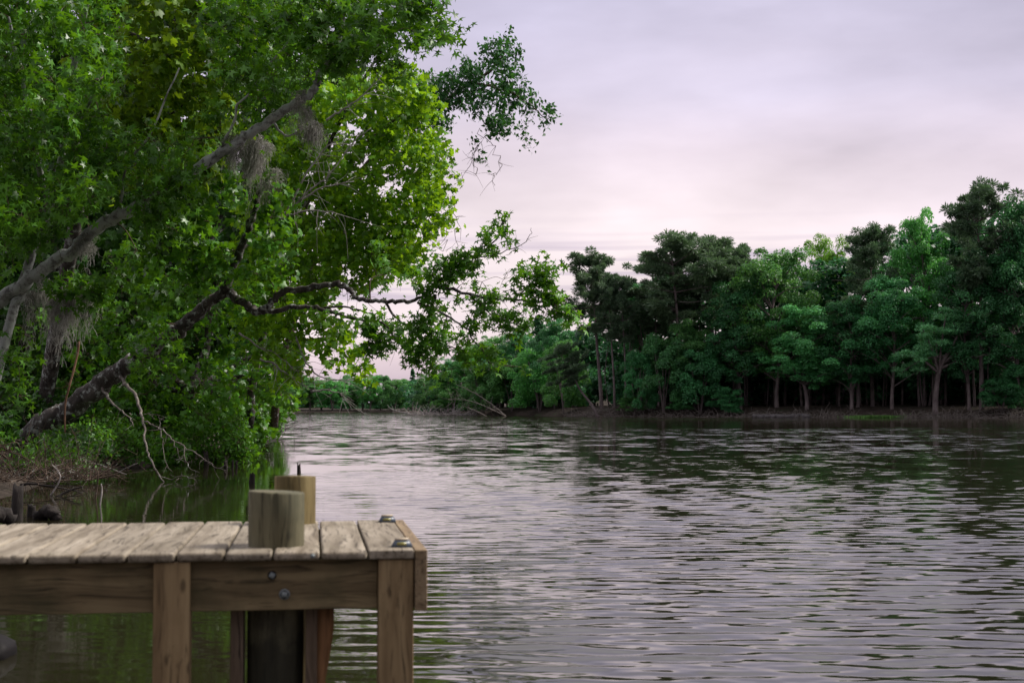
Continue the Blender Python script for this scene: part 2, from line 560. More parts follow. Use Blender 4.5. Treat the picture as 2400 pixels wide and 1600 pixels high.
# water
m, nt = new_mat('lake_water')
pos = nt.nodes.new('ShaderNodeNewGeometry').outputs['Position']
am = nt.nodes.new('ShaderNodeAttribute'); am.attribute_name = 'amp'
lo = nt.nodes.new('ShaderNodeAttribute'); lo.attribute_name = 'lod'
na = noise(nt, mapping(nt, pos, (0.8, 2.3, 1.0)), 1.6, 2.0, 0.6, 'Color')
nb = noise(nt, mapping(nt, pos, (2.6, 6.0, 1.0), (5, 2, 0)), 1.9, 2.0, 0.55, 'Color')


def slope(nt, tex, kx, ky):
    s = nt.nodes.new('ShaderNodeVectorMath'); s.operation = 'SUBTRACT'
    nt.links.new(tex, s.inputs[0]); s.inputs[1].default_value = (0.5, 0.5, 0.5)
    k = nt.nodes.new('ShaderNodeVectorMath'); k.operation = 'MULTIPLY'
    nt.links.new(s.outputs[0], k.inputs[0]); k.inputs[1].default_value = (kx, ky, 0)
    return k.outputs[0]


def vsum(nt, a, b_):
    s = nt.nodes.new('ShaderNodeVectorMath'); s.operation = 'ADD'
    nt.links.new(a, s.inputs[0]); nt.links.new(b_, s.inputs[1])
    return s.outputs[0]


def vscale(nt, v, f):
    s = nt.nodes.new('ShaderNodeVectorMath'); s.operation = 'SCALE'
    nt.links.new(v, s.inputs[0])
    nt.links.new(f, s.inputs['Scale'])
    return s.outputs[0]


nd = noise(nt, mapping(nt, pos, (0.85, 0.62, 1.0), (2, 7, 0)), 1.0, 2.0, 0.6, 'Color')
sa = vscale(nt, vsum(nt, slope(nt, na, 0.10, 0.20), slope(nt, nd, 0.09, 0.36)), lo.outputs['Fac'])
sb = slope(nt, nb, 0.06, 0.16)
sm = nt.nodes.new('ShaderNodeVectorMath'); sm.operation = 'ADD'
nt.links.new(sa, sm.inputs[0]); nt.links.new(sb, sm.inputs[1])
sl = vscale(nt, sm.outputs[0], am.outputs['Fac'])
nn = nt.nodes.new('ShaderNodeVectorMath'); nn.operation = 'ADD'
nt.links.new(sl, nn.inputs[0])
nt.links.new(nt.nodes.new('ShaderNodeNewGeometry').outputs['Normal'], nn.inputs[1])
nz = nt.nodes.new('ShaderNodeVectorMath'); nz.operation = 'NORMALIZE'
nt.links.new(nn.outputs[0], nz.inputs[0])
p = nt.nodes.new('ShaderNodeBsdfPrincipled')
p.inputs['Base Color'].default_value = (0.016, 0.0145, 0.007, 1)
p.inputs['Roughness'].default_value = 0.04
p.inputs['IOR'].default_value = 1.42
nt.links.new(nz.outputs[0], p.inputs['Normal'])
out(nt, p.outputs[0])
M_WATER = m

# ------------------------------------------------------------------ lake outline, ground, water
LAKE = np.array([(-7.5, 1.2), (-6.9, 6), (-6.6, 12), (-6.2, 15.0), (-7.2, 20), (-8.2, 25.5), (-8.3, 29), (-7.9, 33), (-7.7, 38), (-10.2, 50), (-15.5, 80),
                 (-23.2, 120), (-40, 200), (-66, 320), (-62, 362), (-40, 366), (-25.5, 360), (-19, 300), (-16.5, 246), (-8, 238), (0, 233), (6, 212), (11, 196),
                 (22, 191), (36, 184), (50, 178), (60, 172), (90, 160), (150, 120), (210, 60), (210, 1.2)], float)


def lake_sd(x, y):
    """signed distance to the lake edge, + on land"""
    p = np.stack([x, y], -1)
    d = np.full(x.shape, 1e9)
    inside = np.zeros(x.shape, bool)
    n = len(LAKE)
    for i in range(n):
        a, b = LAKE[i], LAKE[(i + 1) % n]
        ab = b - a
        t = np.clip(((p - a) @ ab) / (ab @ ab), 0, 1)
        q = a + t[..., None] * ab
        d = np.minimum(d, np.hypot(p[..., 0] - q[..., 0], p[..., 1] - q[..., 1]))
        c = ((a[1] > y) != (b[1] > y)) & (x < (b[0] - a[0]) * (y - a[1]) / (b[1] - a[1] + 1e-12) + a[0])
        inside ^= c
    return np.where(inside, -d, d)


def wob(x, y):
    return (0.5 * np.sin(x * 1.9 + 1.3 * np.sin(y * 0.7)) + 0.5 * np.sin(y * 1.4 + 2.1 * np.sin(x * 0.6)) + 0.35 * np.sin(x * 4.1 + y * 3.3))


def ground_h(x, y):
    x = np.asarray(x, float); y = np.asarray(y, float)
    d = lake_sd(x, y) + 0.25 * wob(x, y) * np.clip(y / 60, 0.25, 2)
    far = np.clip((x + 10) / 12, 0, 1) * np.clip((y - 100) / 60, 0, 1)
    bank = 0.35 + 0.95 * far
    h = np.where(d < 0, np.maximum(-1.2, d * 0.35), bank * (1 - np.exp(-np.maximum(d, 0) / (0.8 + 1.2 * far))) + 0.018 * np.clip(d, 0, 120))
    h = h + far * np.clip(d - 16, 0, 45) * 0.13
    h = h + np.clip((-x - 8) / 5, 0, 1) * np.clip((200 - y) / 40, 0, 1) * np.clip(d - 5, 0, 30) * 0.11
    h = h + np.clip(d, 0, 1) * 0.09 * wob(x * 0.9 + 3, y * 0.8)
    return h


xs = np.unique(np.round(np.concatenate([np.arange(-45, 25, 0.8), np.arange(-200, 260, 4.0), np.linspace(-3000, 3000, 40)]), 2))
ys = np.unique(np.round(np.concatenate([np.arange(-6, 60, 0.8), np.arange(60, 250, 1.5), np.arange(250, 460, 4.0), np.linspace(-500, 4000, 40)]), 2))
X, Y = np.meshgrid(xs, ys)
Z = ground_h(X, Y)
nx, ny = len(xs), len(ys)
i = (np.arange(ny - 1)[:, None] * nx + np.arange(nx - 1)[None, :]).ravel()
tag(mesh_np('ground', np.stack([X, Y, Z], -1).reshape(-1, 3), [np.stack([i, i + 1, i + nx + 1, i + nx], 1)], M_EARTH, smooth=True), kind='structure')

rng = np.random.default_rng(5)
rows = [1.0]
while rows[-1] < 46:
    y = rows[-1]
    rows.append(y + (0.25 if y < 5 else min(0.075, 0.02 + max(0, y - 8) * 0.0022)))
while rows[-1] < 900:
    rows.append(rows[-1] * 1.02 + 0.1)
rows = np.array(rows)
cols = np.concatenate([[-60, -20, -8, -4, -2, -1.2, -0.8, -0.6], np.linspace(-0.45, 0.47, 720), [0.6, 0.8, 1.2, 2, 4, 8, 20, 60]])
Yw = np.repeat(rows[:, None], len(cols), 1)
Xw = cols[None, :] * (Yw + 2.0)
fade = np.clip((44 - Yw) / 22, 0, 1) * np.clip((0.62 - np.abs(cols))[None, :] / 0.15, 0, 1)
Zw = np.zeros_like(Xw)
gx = np.full_like(Xw, 0)
for k in range(54):
    lam = rng.uniform(0.12, 0.38) if k < 47 else rng.uniform(0.38, 0.8)
    th = rng.normal(0.06, 0.19)
    kx, ky = 2 * np.pi / lam * math.sin(th), 2 * np.pi / lam * math.cos(th)
    ph = rng.uniform(0, 6.28)
    am_ = 0.0034 * lam * rng.uniform(0.5, 1.0) * (0.5 if lam > 0.38 else 1.0)
    env = 0.62 + 0.65 * np.sin(Xw * rng.uniform(-0.9, 0.9) + Yw * rng.uniform(-0.6, 0.6) + ph * 3)
    Zw += am_ * env * np.sin(kx * Xw + ky * Yw + ph + 0.7 * np.sin(Xw * 0.9 + ph))
# calmer water in the shelter of the left bank and in the lee of the far right shore
dl = -lake_sd(Xw, Yw)
px_ = Xw / Yw
sl_ = px_ + 0.02 * np.sin(Yw * 0.35) + 0.012 * np.sin(Yw * 1.1 + Xw)
calm_l = np.clip((sl_ + 0.175 + 0.03 * np.sin(Yw * 0.8 + 2 * np.sin(Xw * 0.7))) / 0.14, 0.06, 1)
calm_l = np.maximum(calm_l, np.clip((Yw - 45) / 60, 0, 0.6))
edge = 86 + 3.0 * np.sin(Xw * 0.31) + 1.5 * np.sin(Xw * 1.1)
calm_r = np.clip((Yw - edge) / 5, 0, 1) * np.clip((px_ - 0.045) / 0.05, 0, 1)
calm_r *= 1 - np.clip((Yw - 132) / 6, 0, 1) * np.clip((0.22 - px_) / 0.05, 0, 1)
lee = 1 - 0.90 * calm_r
patch = 0.95 + 0.12 * np.sin(Xw * 0.21 + 1.5 * np.sin(Yw * 0.13)) * np.sin(Yw * 0.17 + 0.6)
ruffle = 1 + 0.75 * np.clip((px_ - 0.02) / 0.10, 0, 1) * np.clip((Yw - 34) / 14, 0, 1)   # breeze on the open right side
amp = calm_l * lee * patch * ruffle
Zw = Zw * fade * amp
nr, nc = Yw.shape
i = (np.arange(nr - 1)[:, None] * nc + np.arange(nc - 1)[None, :]).ravel()
tag(mesh_np('lake_water', np.stack([Xw, Yw, Zw], -1).reshape(-1, 3), [np.stack([i, i + 1, i + nc + 1, i + nc], 1)], M_WATER, smooth=True,
            attrs={'amp': amp.ravel(), 'lod': (0.10 + 0.90 * (1 - fade)).ravel()}), kind='structure')
# ------------------------------------------------------------------ dock
DECKZ = HC - 0.44
D0 = np.array(((1003 - 1200) / FPX * 4.43, 4.43, DECKZ))
DROT = rad(8.0)
dock = thing('dock', 'weathered wooden dock of pale planks on square posts, jutting out over the lake', 'dock', D0, DROT)


def dock_part(g, name, mat, label=None, bevel=0.0, smooth=False):
    o = g.build(name, mat, dock, smooth=smooth)
    if bevel:
        b = o.modifiers.new('bevel', 'BEVEL')
        b.width = bevel
        b.segments = 3
        b.limit_method = 'ANGLE'
        o.data.polygons.foreach_set('use_smooth', np.ones(len(o.data.polygons), dtype=bool))
        wn = o.modifiers.new('wn', 'WEIGHTED_NORMAL')
    if label:
        o['label'] = label
    return o


drng = np.random.default_rng(11)
for k in range(22):
    x1 = -0.0415 - 0.1447 * k
    g = Geo()
    g.box(x1 - 0.1385, x1, drng.uniform(-0.012, 0.004) if k else 0.0, 1.19 + drng.uniform(-0.01, 0.012), -0.0275 + drng.uniform(-.001, .001), drng.uniform(-0.0015, 0.0015))
    o = dock_part(g, 'deck_board', M_DECK, bevel=0.0095 if k else 0.004)
g = Geo(); g.box(-0.038, 0, 0.0, 1.192, -0.187, -0.0005)
dock_part(g, 'end_board', M_END, bevel=0.003)
g = Geo(); g.box(-3.18, -0.152, 0.038, 0.076, -0.182, -0.0295)
dock_part(g, 'side_beam', M_BEAM, bevel=0.003)
g = Geo(); g.box(-3.18, -0.040, 1.115, 1.153, -0.182, -0.0295)
dock_part(g, 'side_beam', M_BEAM, bevel=0.003)
g = Geo(); g.box(-3.18, -0.040, 0.58, 0.618, -0.182, -0.0295)
dock_part(g, 'side_beam', M_BEAM, bevel=0.003)
for (xa, xb, ya, yb) in ((-0.1505, -0.0415, 0.012, 0.105), (-0.829, -0.720, 0.012, 0.105), (-2.45, -2.34, 0.012, 0.105), (-2.1, -1.99, 1.157, 1.25)):
    g = Geo(); g.box(xa, xb, ya, yb, -2.2, -0.0295)
    dock_part(g, 'square_post', M_POST, bevel=0.004)


def piling(cx, cy, r, top, seed, name_label):
    rg = np.random.default_rng(seed)
    n, rings = 96, [-2.2, -1.4, -0.8, -0.4, -0.1, 0.0, top * 0.5, top - 0.006, top]
    g = Geo()
    ang = np.linspace(0, 2 * np.pi, n, endpoint=False)
    prof = 1 + 0.010 * np.sin(3 * ang + seed) + 0.006 * np.sin(7 * ang + 2) - 0.05 * np.exp(-((np.angle(np.exp(1j * (ang + 1.63)))) / 0.05) ** 2) - 0.035 * np.exp(-((np.angle(np.exp(1j * (ang + 0.7 + 0.3 * seed)))) / 0.05) ** 2)
    pts = []
    for zi, z in enumerate(rings):
        rr = r * prof * (0.975 if zi == len(rings) - 1 else 1.0)
        pts.append(np.stack([cx + rr * np.cos(ang), cy + rr * np.sin(ang), z + (0.004 * np.cos(ang + seed) if zi >= len(rings) - 2 else 0) * np.ones(n)], 1))
    v = np.concatenate(pts)
    i = np.arange(len(rings) - 1)[:, None] * n
    j = np.arange(n)[None, :]
    f = np.stack([i + j, i + (j + 1) % n, i + n + (j + 1) % n, i + n + j], -1).reshape(-1, 4)
    g.add(v, f)
    c = len(v)
    g.v.append(np.array([[cx, cy, top + 0.003]])); g.r.append(np.zeros(1)); g.n += 1
    base = (len(rings) - 1) * n
    g.f[3].append(np.stack([np.full(n, c), base + np.arange(n), base + (np.arange(n) + 1) % n], 1))
    o = dock_part(g, 'round_piling', M_PILE if seed == 3 else M_PILE2, name_label)
    o.data.polygons.foreach_set('use_smooth', np.concatenate([np.zeros(n, bool), np.ones(len(f), bool)]))


piling(-0.468, 0.212, 0.0885, 0.171, 3, 'stout round piling, greenish, at the near edge')
piling(-0.420, 1.085, 0.078, 0.178, 8, 'thinner yellowish round piling at the far edge')
# boards that clasp the near piling below the deck
g = Geo(); g.box(-0.605, -0.565, 0.13, 0.27, -2.2, -0.184)
dock_part(g, 'brace_board', M_BRACE, bevel=0.003)
g = Geo(); g.box(-0.372, -0.336, 0.13, 0.27, -2.2, -0.184)
dock_part(g, 'brace_board', M_BRACE, bevel=0.003)
g = Geo()
prof = [(-0.184, -0.337, -0.283), (-0.26, -0.337, -0.284), (-0.32, -0.337, -0.292), (-0.42, -0.337, -0.309), (-0.56, -0.337, -0.317), (-2.2, -0.337, -0.320)]
v = []
for z, xa, xb in prof:
    v += [(xa, 0.16, z), (xb, 0.16, z), (xb, 0.25, z), (xa, 0.25, z)]
f = [(4 * q + a, 4 * (q + 1) + a, 4 * (q + 1) + (a + 1) % 4, 4 * q + (a + 1) % 4) for q in range(len(prof) - 1) for a in range(4)] + [(0, 1, 2, 3)]
g.add(v, f)
dock_part(g, 'tapered_brace', M_ORANGE, 'orange brown tapered brace beside the piling')
for (bx, bz, rw, deep) in ((-0.475, -0.075, 0.0135, True), (-0.437, -0.134, 0.0165, False)):
    g = Geo()
    pts = np.array([(bx, 0.0375, bz), (bx, 0.0345, bz)])
    g.tube(pts, rw, 20)
    o = dock_part(g, 'washer_recess_disc', M_RECESS_SHADE if deep else M_STEEL)  # deep: a dark disc drawn as recess shade, otherwise a steel washer
    if not deep:
        g = Geo()
        g.tube(np.array([(bx, 0.0346, bz), (bx, 0.0338, bz)]), 0.0125, 20)
        dock_part(g, 'washer_recess_disc', M_RECESS_SHADE)  # dark disc standing in for the shade around the bolt
    g = Geo()
    s = 0.0085
    cr = 0.5 if deep else 0.08
    M = np.array([[math.cos(cr), 0, math.sin(cr)], [0, 1, 0], [-math.sin(cr), 0, math.cos(cr)]])
    q = np.array([(x * s, 0, z * s) for x, z in ((-1, -1), (1, -1), (1, 1), (-1, 1))]) @ M.T
    va = np.concatenate([q + (bx, 0.0337, bz), q * 0.92 + (bx, 0.024, bz)])
    g.add(va, [(0, 1, 5, 4), (1, 2, 6, 5), (2, 3, 7, 6), (3, 0, 4, 7), (4, 5, 6, 7)])
    dock_part(g, 'bolt_head', M_STEEL)
g = Geo(); g.tube(np.array([(-0.352, -0.006, -0.013), (-0.352, -0.0145, -0.013)]), 0.0068, 16)
dock_part(g, 'screw_head', M_STEEL)

for (lx, ly, lab) in ((-0.073, 0.105, 'blue grey wedge shaped dock light at the near corner of the dock'), (-0.068, 1.085, 'blue grey wedge shaped dock light at the far corner of the dock')):
    c, s_ = math.cos(DROT), math.sin(DROT)
    loc = D0 + np.array((lx * c - ly * s_, lx * s_ + ly * c, 0.0015))
    lt = thing('dock_light', lab, 'dock light', loc, rad(3), 'solar lights on the dock end')
    b, t, h = 0.0335, 0.0215, 0.021
    g = Geo()
    v = [(-b, -b, 0), (b, -b, 0), (b, b, 0), (-b, b, 0), (-t, -t, h), (t, -t, h), (t, t, h), (-t, t, h)]
    g.add(v, [(0, 1, 5, 4), (1, 2, 6, 5), (2, 3, 7, 6), (3, 0, 4, 7), (4, 5, 6, 7), (3, 2, 1, 0)])
    g.build('housing', M_LAMPBODY, lt)
    g = Geo(); g.box(-0.0215, 0.0215, -0.0215, 0.0215, h + 0.0003, h + 0.0042)
    g.build('solar_cap', M_LAMPTOP, lt)
    g = Geo()
    def fr(x, k, o_=0.0006):
        yy = -(b + (t - b) * k) - o_
        return (x, yy, h * k)
    g.add([fr(-0.0155, 0.28), fr(0.0155, 0.28), fr(0.0145, 0.72), fr(-0.0145, 0.72), fr(-0.0155, 0.28, -0.001), fr(0.0155, 0.28, -0.001), fr(0.0145, 0.72, -0.001), fr(-0.0145, 0.72, -0.001)],
          [(0, 1, 2, 3), (0, 4, 5, 1), (1, 5, 6, 2), (2, 6, 7, 3), (3, 7, 4, 0)])
    g.build('lens', M_LENS, lt)
# ------------------------------------------------------------------ near trees on the left bank
def in_poly(pts, poly):
    poly = np.asarray(poly, float)
    x, y = pts[:, 0], pts[:, 1]
    ins = np.zeros(len(pts), bool)
    n = len(poly)
    for i in range(n):
        a, b = poly[i], poly[(i + 1) % n]
        ins ^= ((a[1] > y) != (b[1] > y)) & (x < (b[0] - a[0]) * (y - a[1]) / (b[1] - a[1] + 1e-12) + a[0])
    return ins


def scatter(poly, gap, z0, z1, rng, holes=0.0):
    """clump centres filling a crown outline in depth"""
    poly = np.asarray(poly, float)
    lo, hi = poly.min(0), poly.max(0)
    n = int((hi - lo).prod() / gap ** 2 * 2.2)
    c = lo + rng.random((n, 2)) * (hi - lo)
    c = c[in_poly(c, poly)]
    keep = []
    for q in c:
        if not keep or np.min(((np.array(keep) - q) ** 2).sum(1)) > (gap * 0.72) ** 2:
            keep.append(q)
    keep = np.array(keep)
    if holes:
        f = np.sin(keep[:, 0] * 0.031 + 1.7 * np.sin(keep[:, 1] * 0.017)) + np.sin(keep[:, 1] * 0.037 + 1.3 * np.sin(keep[:, 0] * 0.021 + 1))
        keep = keep[f > -2 + 2 * holes]
    return np.array([P(a, b, rng.uniform(z0, z1)) for a, b in keep])


# trunks that the photo shows bare of leaves: (distance, clearance in px, photo polyline)
BARE = [(24.0, 58, [(-60, 745), (19, 692), (77, 653), (126, 615), (184, 573), (230, 532), (262, 512)]),
        (22.5, 50, [(495, 372), (534, 348), (585, 313), (637, 279), (689, 244), (730, 220)]),
        (28.6, 34, [(0, 1070), (38, 1043), (115, 988), (172, 950), (230, 908), (290, 862)]),
        (27.8, 26, [(425, 765), (490, 707), (528, 680)]),
        (27.1, 36, [(534, 660), (551, 622), (570, 573), (585, 530), (599, 490), (606, 450), (611, 396), (606, 344)]),
        (26.8, 32, [(532, 676), (566, 708), (604, 731), (643, 699), (681, 680), (727, 674), (796, 664), (830, 690), (880, 706), (980, 699)])]


def clear_view(c):
    """drop leaf clumps that would hide the bare trunks"""
    c = np.asarray(c)
    if not len(c):
        return c
    dy = (c[:, 2] - HC)
    cp, sp = math.cos(PITCH), math.sin(PITCH)
    fwd = c[:, 1] * cp + dy * sp
    px = 1200 + FPX * c[:, 0] / fwd
    py = 800 - FPX * (dy * cp - c[:, 1] * sp) / fwd
    p = np.stack([px, py], 1)
    keep = np.ones(len(c), bool)
    for dist, m, line in BARE:
        line = np.array(line, float)
        dm = np.full(len(c), 1e9)
        for a, b_ in zip(line[:-1], line[1:]):
            ab = b_ - a
            k = np.clip(((p - a) @ ab) / (ab @ ab), 0, 1)
            dm = np.minimum(dm, np.linalg.norm(p - a - k[:, None] * ab, axis=1))
        keep &= ~((dm < m) & (c[:, 1] < dist + 0.5))
    return c[keep]


class Tree:
    def __init__(s, name, label, base, seed, group=None, cat='tree'):
        s.base = np.asarray(base, float)
        s.root = thing(name, label, cat, base, 0, group)
        s.wood, s.twig, s.leaf = Geo(), Geo(), Geo()
        s.rng = np.random.default_rng(seed)
        s.nodes, s.nr = [], []

    def limb(s, pts, r0, r1, sides=10, sub=5, node=True, wiggle=0.012, geo=None, rough=0.05):
        """pts: (px, py, distance) rows"""
        q = np.array([P(*p) for p in pts])
        return s.limb3(q, r0, r1, sides, sub, node, wiggle, geo, rough)

    def limb3(s, q, r0, r1, sides=10, sub=5, node=True, wiggle=0.012, geo=None, rough=0.05):
        q = smooth_path(q, sub)
        q[1:-1] += s.rng.normal(0, wiggle, q[1:-1].shape)
        r = r0 + (r1 - r0) * np.linspace(0, 1, len(q)) ** 0.85
        (geo or s.wood).tube(q, r, sides, True, rough, s.rng)
        if node:
            s.nodes += list(q)
            s.nr += list(r)
        return q

    def twiglets(s, q, n, length, r=0.006, geo=None, leaves=None, start=0.25, **kw):
        """side shoots along a path; leafy when leaves = (template, size, per)"""
        q = np.asarray(q)
        for _ in range(n):
            k = int(s.rng.uniform(start, 1.0) * (len(q) - 1))
            a = q[k]
            d = unit(q[min(k + 1, len(q) - 1)] - q[max(k - 1, 0)])
            side = unit(d * 0.5 + s.rng.normal(0, 0.75, 3) + np.array((0, 0, -0.05)))
            l = length * s.rng.uniform(0.4, 1.1)
            pts = np.array([a, a + side * l * 0.5 + s.rng.normal(0, 0.05 * l, 3), a + side * l + s.rng.normal(0, 0.1 * l, 3) + np.array((0, 0, -0.08 * l))])
            pts = smooth_path(pts, 3)
            (geo or s.twig).tube(pts, np.linspace(r, r * 0.4, len(pts)), 4, False)
            if leaves:
                s.spray(pts, leaves, **kw)

    def spray(s, pts, leaves, spread=0.10, up=0.5):
        tmpl, size, per = leaves
        n = max(1, int(s.rng.poisson(per)))
        tone = s.rng.random() * 0.5
        t = s.rng.uniform(0.45, 1.08, n) * (len(pts) - 1)
        i = np.clip(t.astype(int), 0, len(pts) - 2)
        c = pts[i] + (pts[i + 1] - pts[i]) * (t - i)[:, None] + s.rng.normal(0, spread, (n, 3))
        nrm = s.rng.normal(0, 0.62, (n, 3)) + np.array((0, -0.15, up))
        tan = unit(pts[-1] - pts[0]) * 0.5 + s.rng.normal(0, 0.5, (n, 3)) + np.array((0, 0, -0.45))
        add_leaves(s.leaf, c, nrm, size * s.rng.uniform(0.6, 1.15, n), tmpl, s.rng, tan, tone + s.rng.random(n) * 0.5)

    def grow(s, centers, leaves, radius=0.34, shoots=6, maxlen=6.0, up=0.5, spread=0.09):
        centers = clear_view(centers)
        if not len(centers):
            return
        nodes = np.array(s.nodes)
        nr = np.array(s.nr)
        d = np.linalg.norm(centers[:, None] - nodes[None], axis=2)
        near, dist = d.argmin(1), d.min(1)
        todo = np.ones(len(centers), bool)
        for _ in range(len(centers)):
            k = np.where(todo, dist, 1e9).argmin()
            todo[k] = False
            c, a = centers[k], nodes[near[k]]
            l = dist[k]
            if l > 0.12:
                mid = (a + c) / 2 + s.rng.normal(0, 0.10, 3) * l + np.array((0, 0, 0.07 * l))
                pts = smooth_path(np.array([a, mid, c]), 4)
                r0 = min(nr[near[k]] * 0.7, 0.006 + 0.013 * l)
                rr = np.linspace(r0, max(0.004, r0 * 0.55), len(pts))
                s.twig.tube(pts, rr, 5, False)
                new = pts[2:]
                nodes = np.vstack([nodes, new])
                nr = np.concatenate([nr, rr[2:]])
                dd = np.linalg.norm(centers[:, None] - new[None], axis=2)
                j = dd.argmin(1)
                better = dd.min(1) < dist
                dist = np.where(better, dd.min(1), dist)
                near = np.where(better, len(nodes) - len(new) + j, near)
            for _s in range(shoots):
                dirn = unit(s.rng.normal(0, 1, 3) * np.array((1, 1, 0.75)))
                e = c + dirn * radius * s.rng.uniform(0.5, 1.15)
                pts = np.array([c, (c + e) / 2 + s.rng.normal(0, 0.03, 3), e + np.array((0, 0, -0.05))])
                s.twig.tube(pts, (0.005, 0.004, 0.0025), 3, False)
                s.spray(pts, leaves, spread, up)
        s.nodes, s.nr = list(nodes), list(nr)

    def finish(s, m_wood, m_leaf, m_twig, trunk='trunk', crown='crown'):
        if s.wood.n:
            o = s.wood.build(trunk, m_wood, s.root, s.base, True)
        s.leaf.build2(s.twig, crown, [m_leaf, m_twig], s.root, s.base)


EYE0 = np.zeros(3)

# --- leaning sweetgum over the water (dark trunk, long right-hand limb)
A = Tree('sweetgum_tree', 'dark leaning tree whose long crooked limb reaches far out over the water', G(-75, 29.5, 0.3), 21)
trunkA = A.limb([(-130, 1150, 29.5), (-60, 1096, 29.3), (38, 1043, 29), (115, 988, 28.8), (172, 950, 28.6), (230, 908, 28.4), (275, 873, 28.2), (333, 837, 28), (383, 795, 27.8), (440, 753, 27.6), (490, 707, 27.4), (530, 676, 27.2)], 0.29, 0.095, 16, 5, True, 0.035, rough=0.10)
upA = A.limb([(528, 680, 27.2), (534, 660, 27.2), (551, 622, 27.2), (570, 573, 27.1), (585, 530, 27), (599, 490, 26.9), (606, 450, 26.8), (611, 396, 26.7), (606, 344, 26.6), (622, 290, 26.5), (640, 200, 26.4), (655, 120, 26.4)], 0.085, 0.04, 10, 5, True, 0.018, rough=0.10)
L1 = A.limb([(530, 674, 27.2), (545, 694, 27.1), (566, 708, 27), (590, 725, 26.9), (610, 731, 26.8), (624, 722, 26.7), (643, 699, 26.6), (681, 680, 26.5), (727, 674, 26.4), (770, 668, 26.3), (796, 666, 26.2), (814, 674, 26.1), (828, 692, 26), (852, 702, 26), (880, 706, 25.9), (915, 709, 25.8), (951, 708, 25.7), (979, 699, 25.6), (1010, 681, 25.5), (1028, 657, 25.4), (1059, 639, 25.3), (1091, 615, 25.2), (1126, 590, 25.1), (1161, 559, 25), (1189, 517, 25)], 0.088, 0.010, 10, 4, True, 0.018, rough=0.10)
STARL = (STAR, 0.195, 8)
sub = []
sub.append(A.limb([(1030, 672, 25.4), (1062, 679, 25.2), (1091, 688, 25), (1147, 701, 24.8), (1196, 702, 24.6), (1249, 708, 24.5), (1301, 713, 24.4), (1352, 727, 24.4)], 0.034, 0.007, 7, 4))
sub.append(A.limb([(1205, 703, 24.6), (1224, 685, 24.5), (1252, 660, 24.4), (1270, 645, 24.4), (1288, 628, 24.4)], 0.014, 0.005, 6, 3))
sub.append(A.limb([(1250, 708, 24.5), (1262, 690, 24.3), (1285, 700, 24.3), (1310, 690, 24.2)], 0.012, 0.005, 6, 3))
sub.append(A.limb([(1100, 690, 25), (1125, 712, 24.9), (1150, 735, 24.8), (1190, 752, 24.7), (1235, 768, 24.7)], 0.016, 0.006, 6, 4))
low = A.limb([(616, 731, 26.8), (653, 727, 26.7), (688, 718, 26.6), (723, 720, 26.6), (751, 723, 26.5), (775, 731, 26.4), (796, 737, 26.3), (845, 748, 26.2), (885, 752, 26.1)], 0.058, 0.022, 8, 4)
low2 = A.limb([(745, 722, 26.5), (768, 720, 26.5), (810, 720, 26.4), (845, 728, 26.4), (880, 738, 26.3)], 0.026, 0.012, 7, 4)
sub.append(A.limb([(905, 710, 25.8), (926, 741, 25.7), (951, 762, 25.6), (979, 787, 25.5), (996, 804, 25.5), (1003, 843, 25.4), (1018, 865, 25.4)], 0.026, 0.006, 7, 4))
sub.append(A.limb([(1020, 690, 25.5), (1017, 705, 25.5), (1007, 725, 25.5), (1003, 748, 25.4), (986, 766, 25.4)], 0.036, 0.016, 7, 4))
sub.append(A.limb([(979, 709, 25.6), (1021, 727, 25.3), (1056, 745, 25.1), (1091, 769, 25), (1108, 794, 24.9), (1133, 822, 24.9), (1147, 850, 24.9)], 0.026, 0.006, 7, 4))
sub.append(A.limb([(985, 766, 25.4), (1010, 785, 25.3), (1050, 810, 25.2), (1085, 820, 25.1), (1110, 835, 25.1)], 0.018, 0.006, 7, 4))
sub.append(A.limb([(885, 752, 26.1), (905, 762, 25.9), (926, 794, 25.8), (951, 811, 25.7), (972, 829, 25.6)], 0.022, 0.006, 7, 4))
sub.append(A.limb([(850, 748, 26.2), (862, 770, 26.1), (868, 800, 26), (880, 815, 26)], 0.014, 0.005, 6, 4))
sub.append(A.limb([(1028, 660, 25.4), (1015, 640, 25.3), (1035, 625, 25.2), (1060, 610, 25.2)], 0.014, 0.005, 6, 4))
bare = A.limb([(1110, 605, 25.1), (1143, 601, 25), (1179, 590, 24.9), (1217, 576, 24.9), (1240, 556, 24.9), (1245, 534, 24.9)], 0.012, 0.004, 6, 4, False)
for q in sub:
    A.twiglets(q, 27, 0.34, 0.005, leaves=(STAR, 0.185, 7), start=0.2, spread=0.065)
A.twiglets(L1[60:], 40, 0.36, 0.005, leaves=(STAR, 0.185, 6), start=0.3, spread=0.065)
A.twiglets(L1[74:], 35, 0.26, 0.005, leaves=(STAR, 0.18, 5), start=0.2, spread=0.065)
A.twiglets(L1[36:60], 12, 0.4, 0.006)
A.twiglets(low, 12, 0.4, 0.005, leaves=STARL, start=0.3)
A.twiglets(bare, 7, 0.3, 0.004)
for q in sub:
    A.twiglets(q, 5, 0.45, 0.004, start=0.5)
hang = A.rng
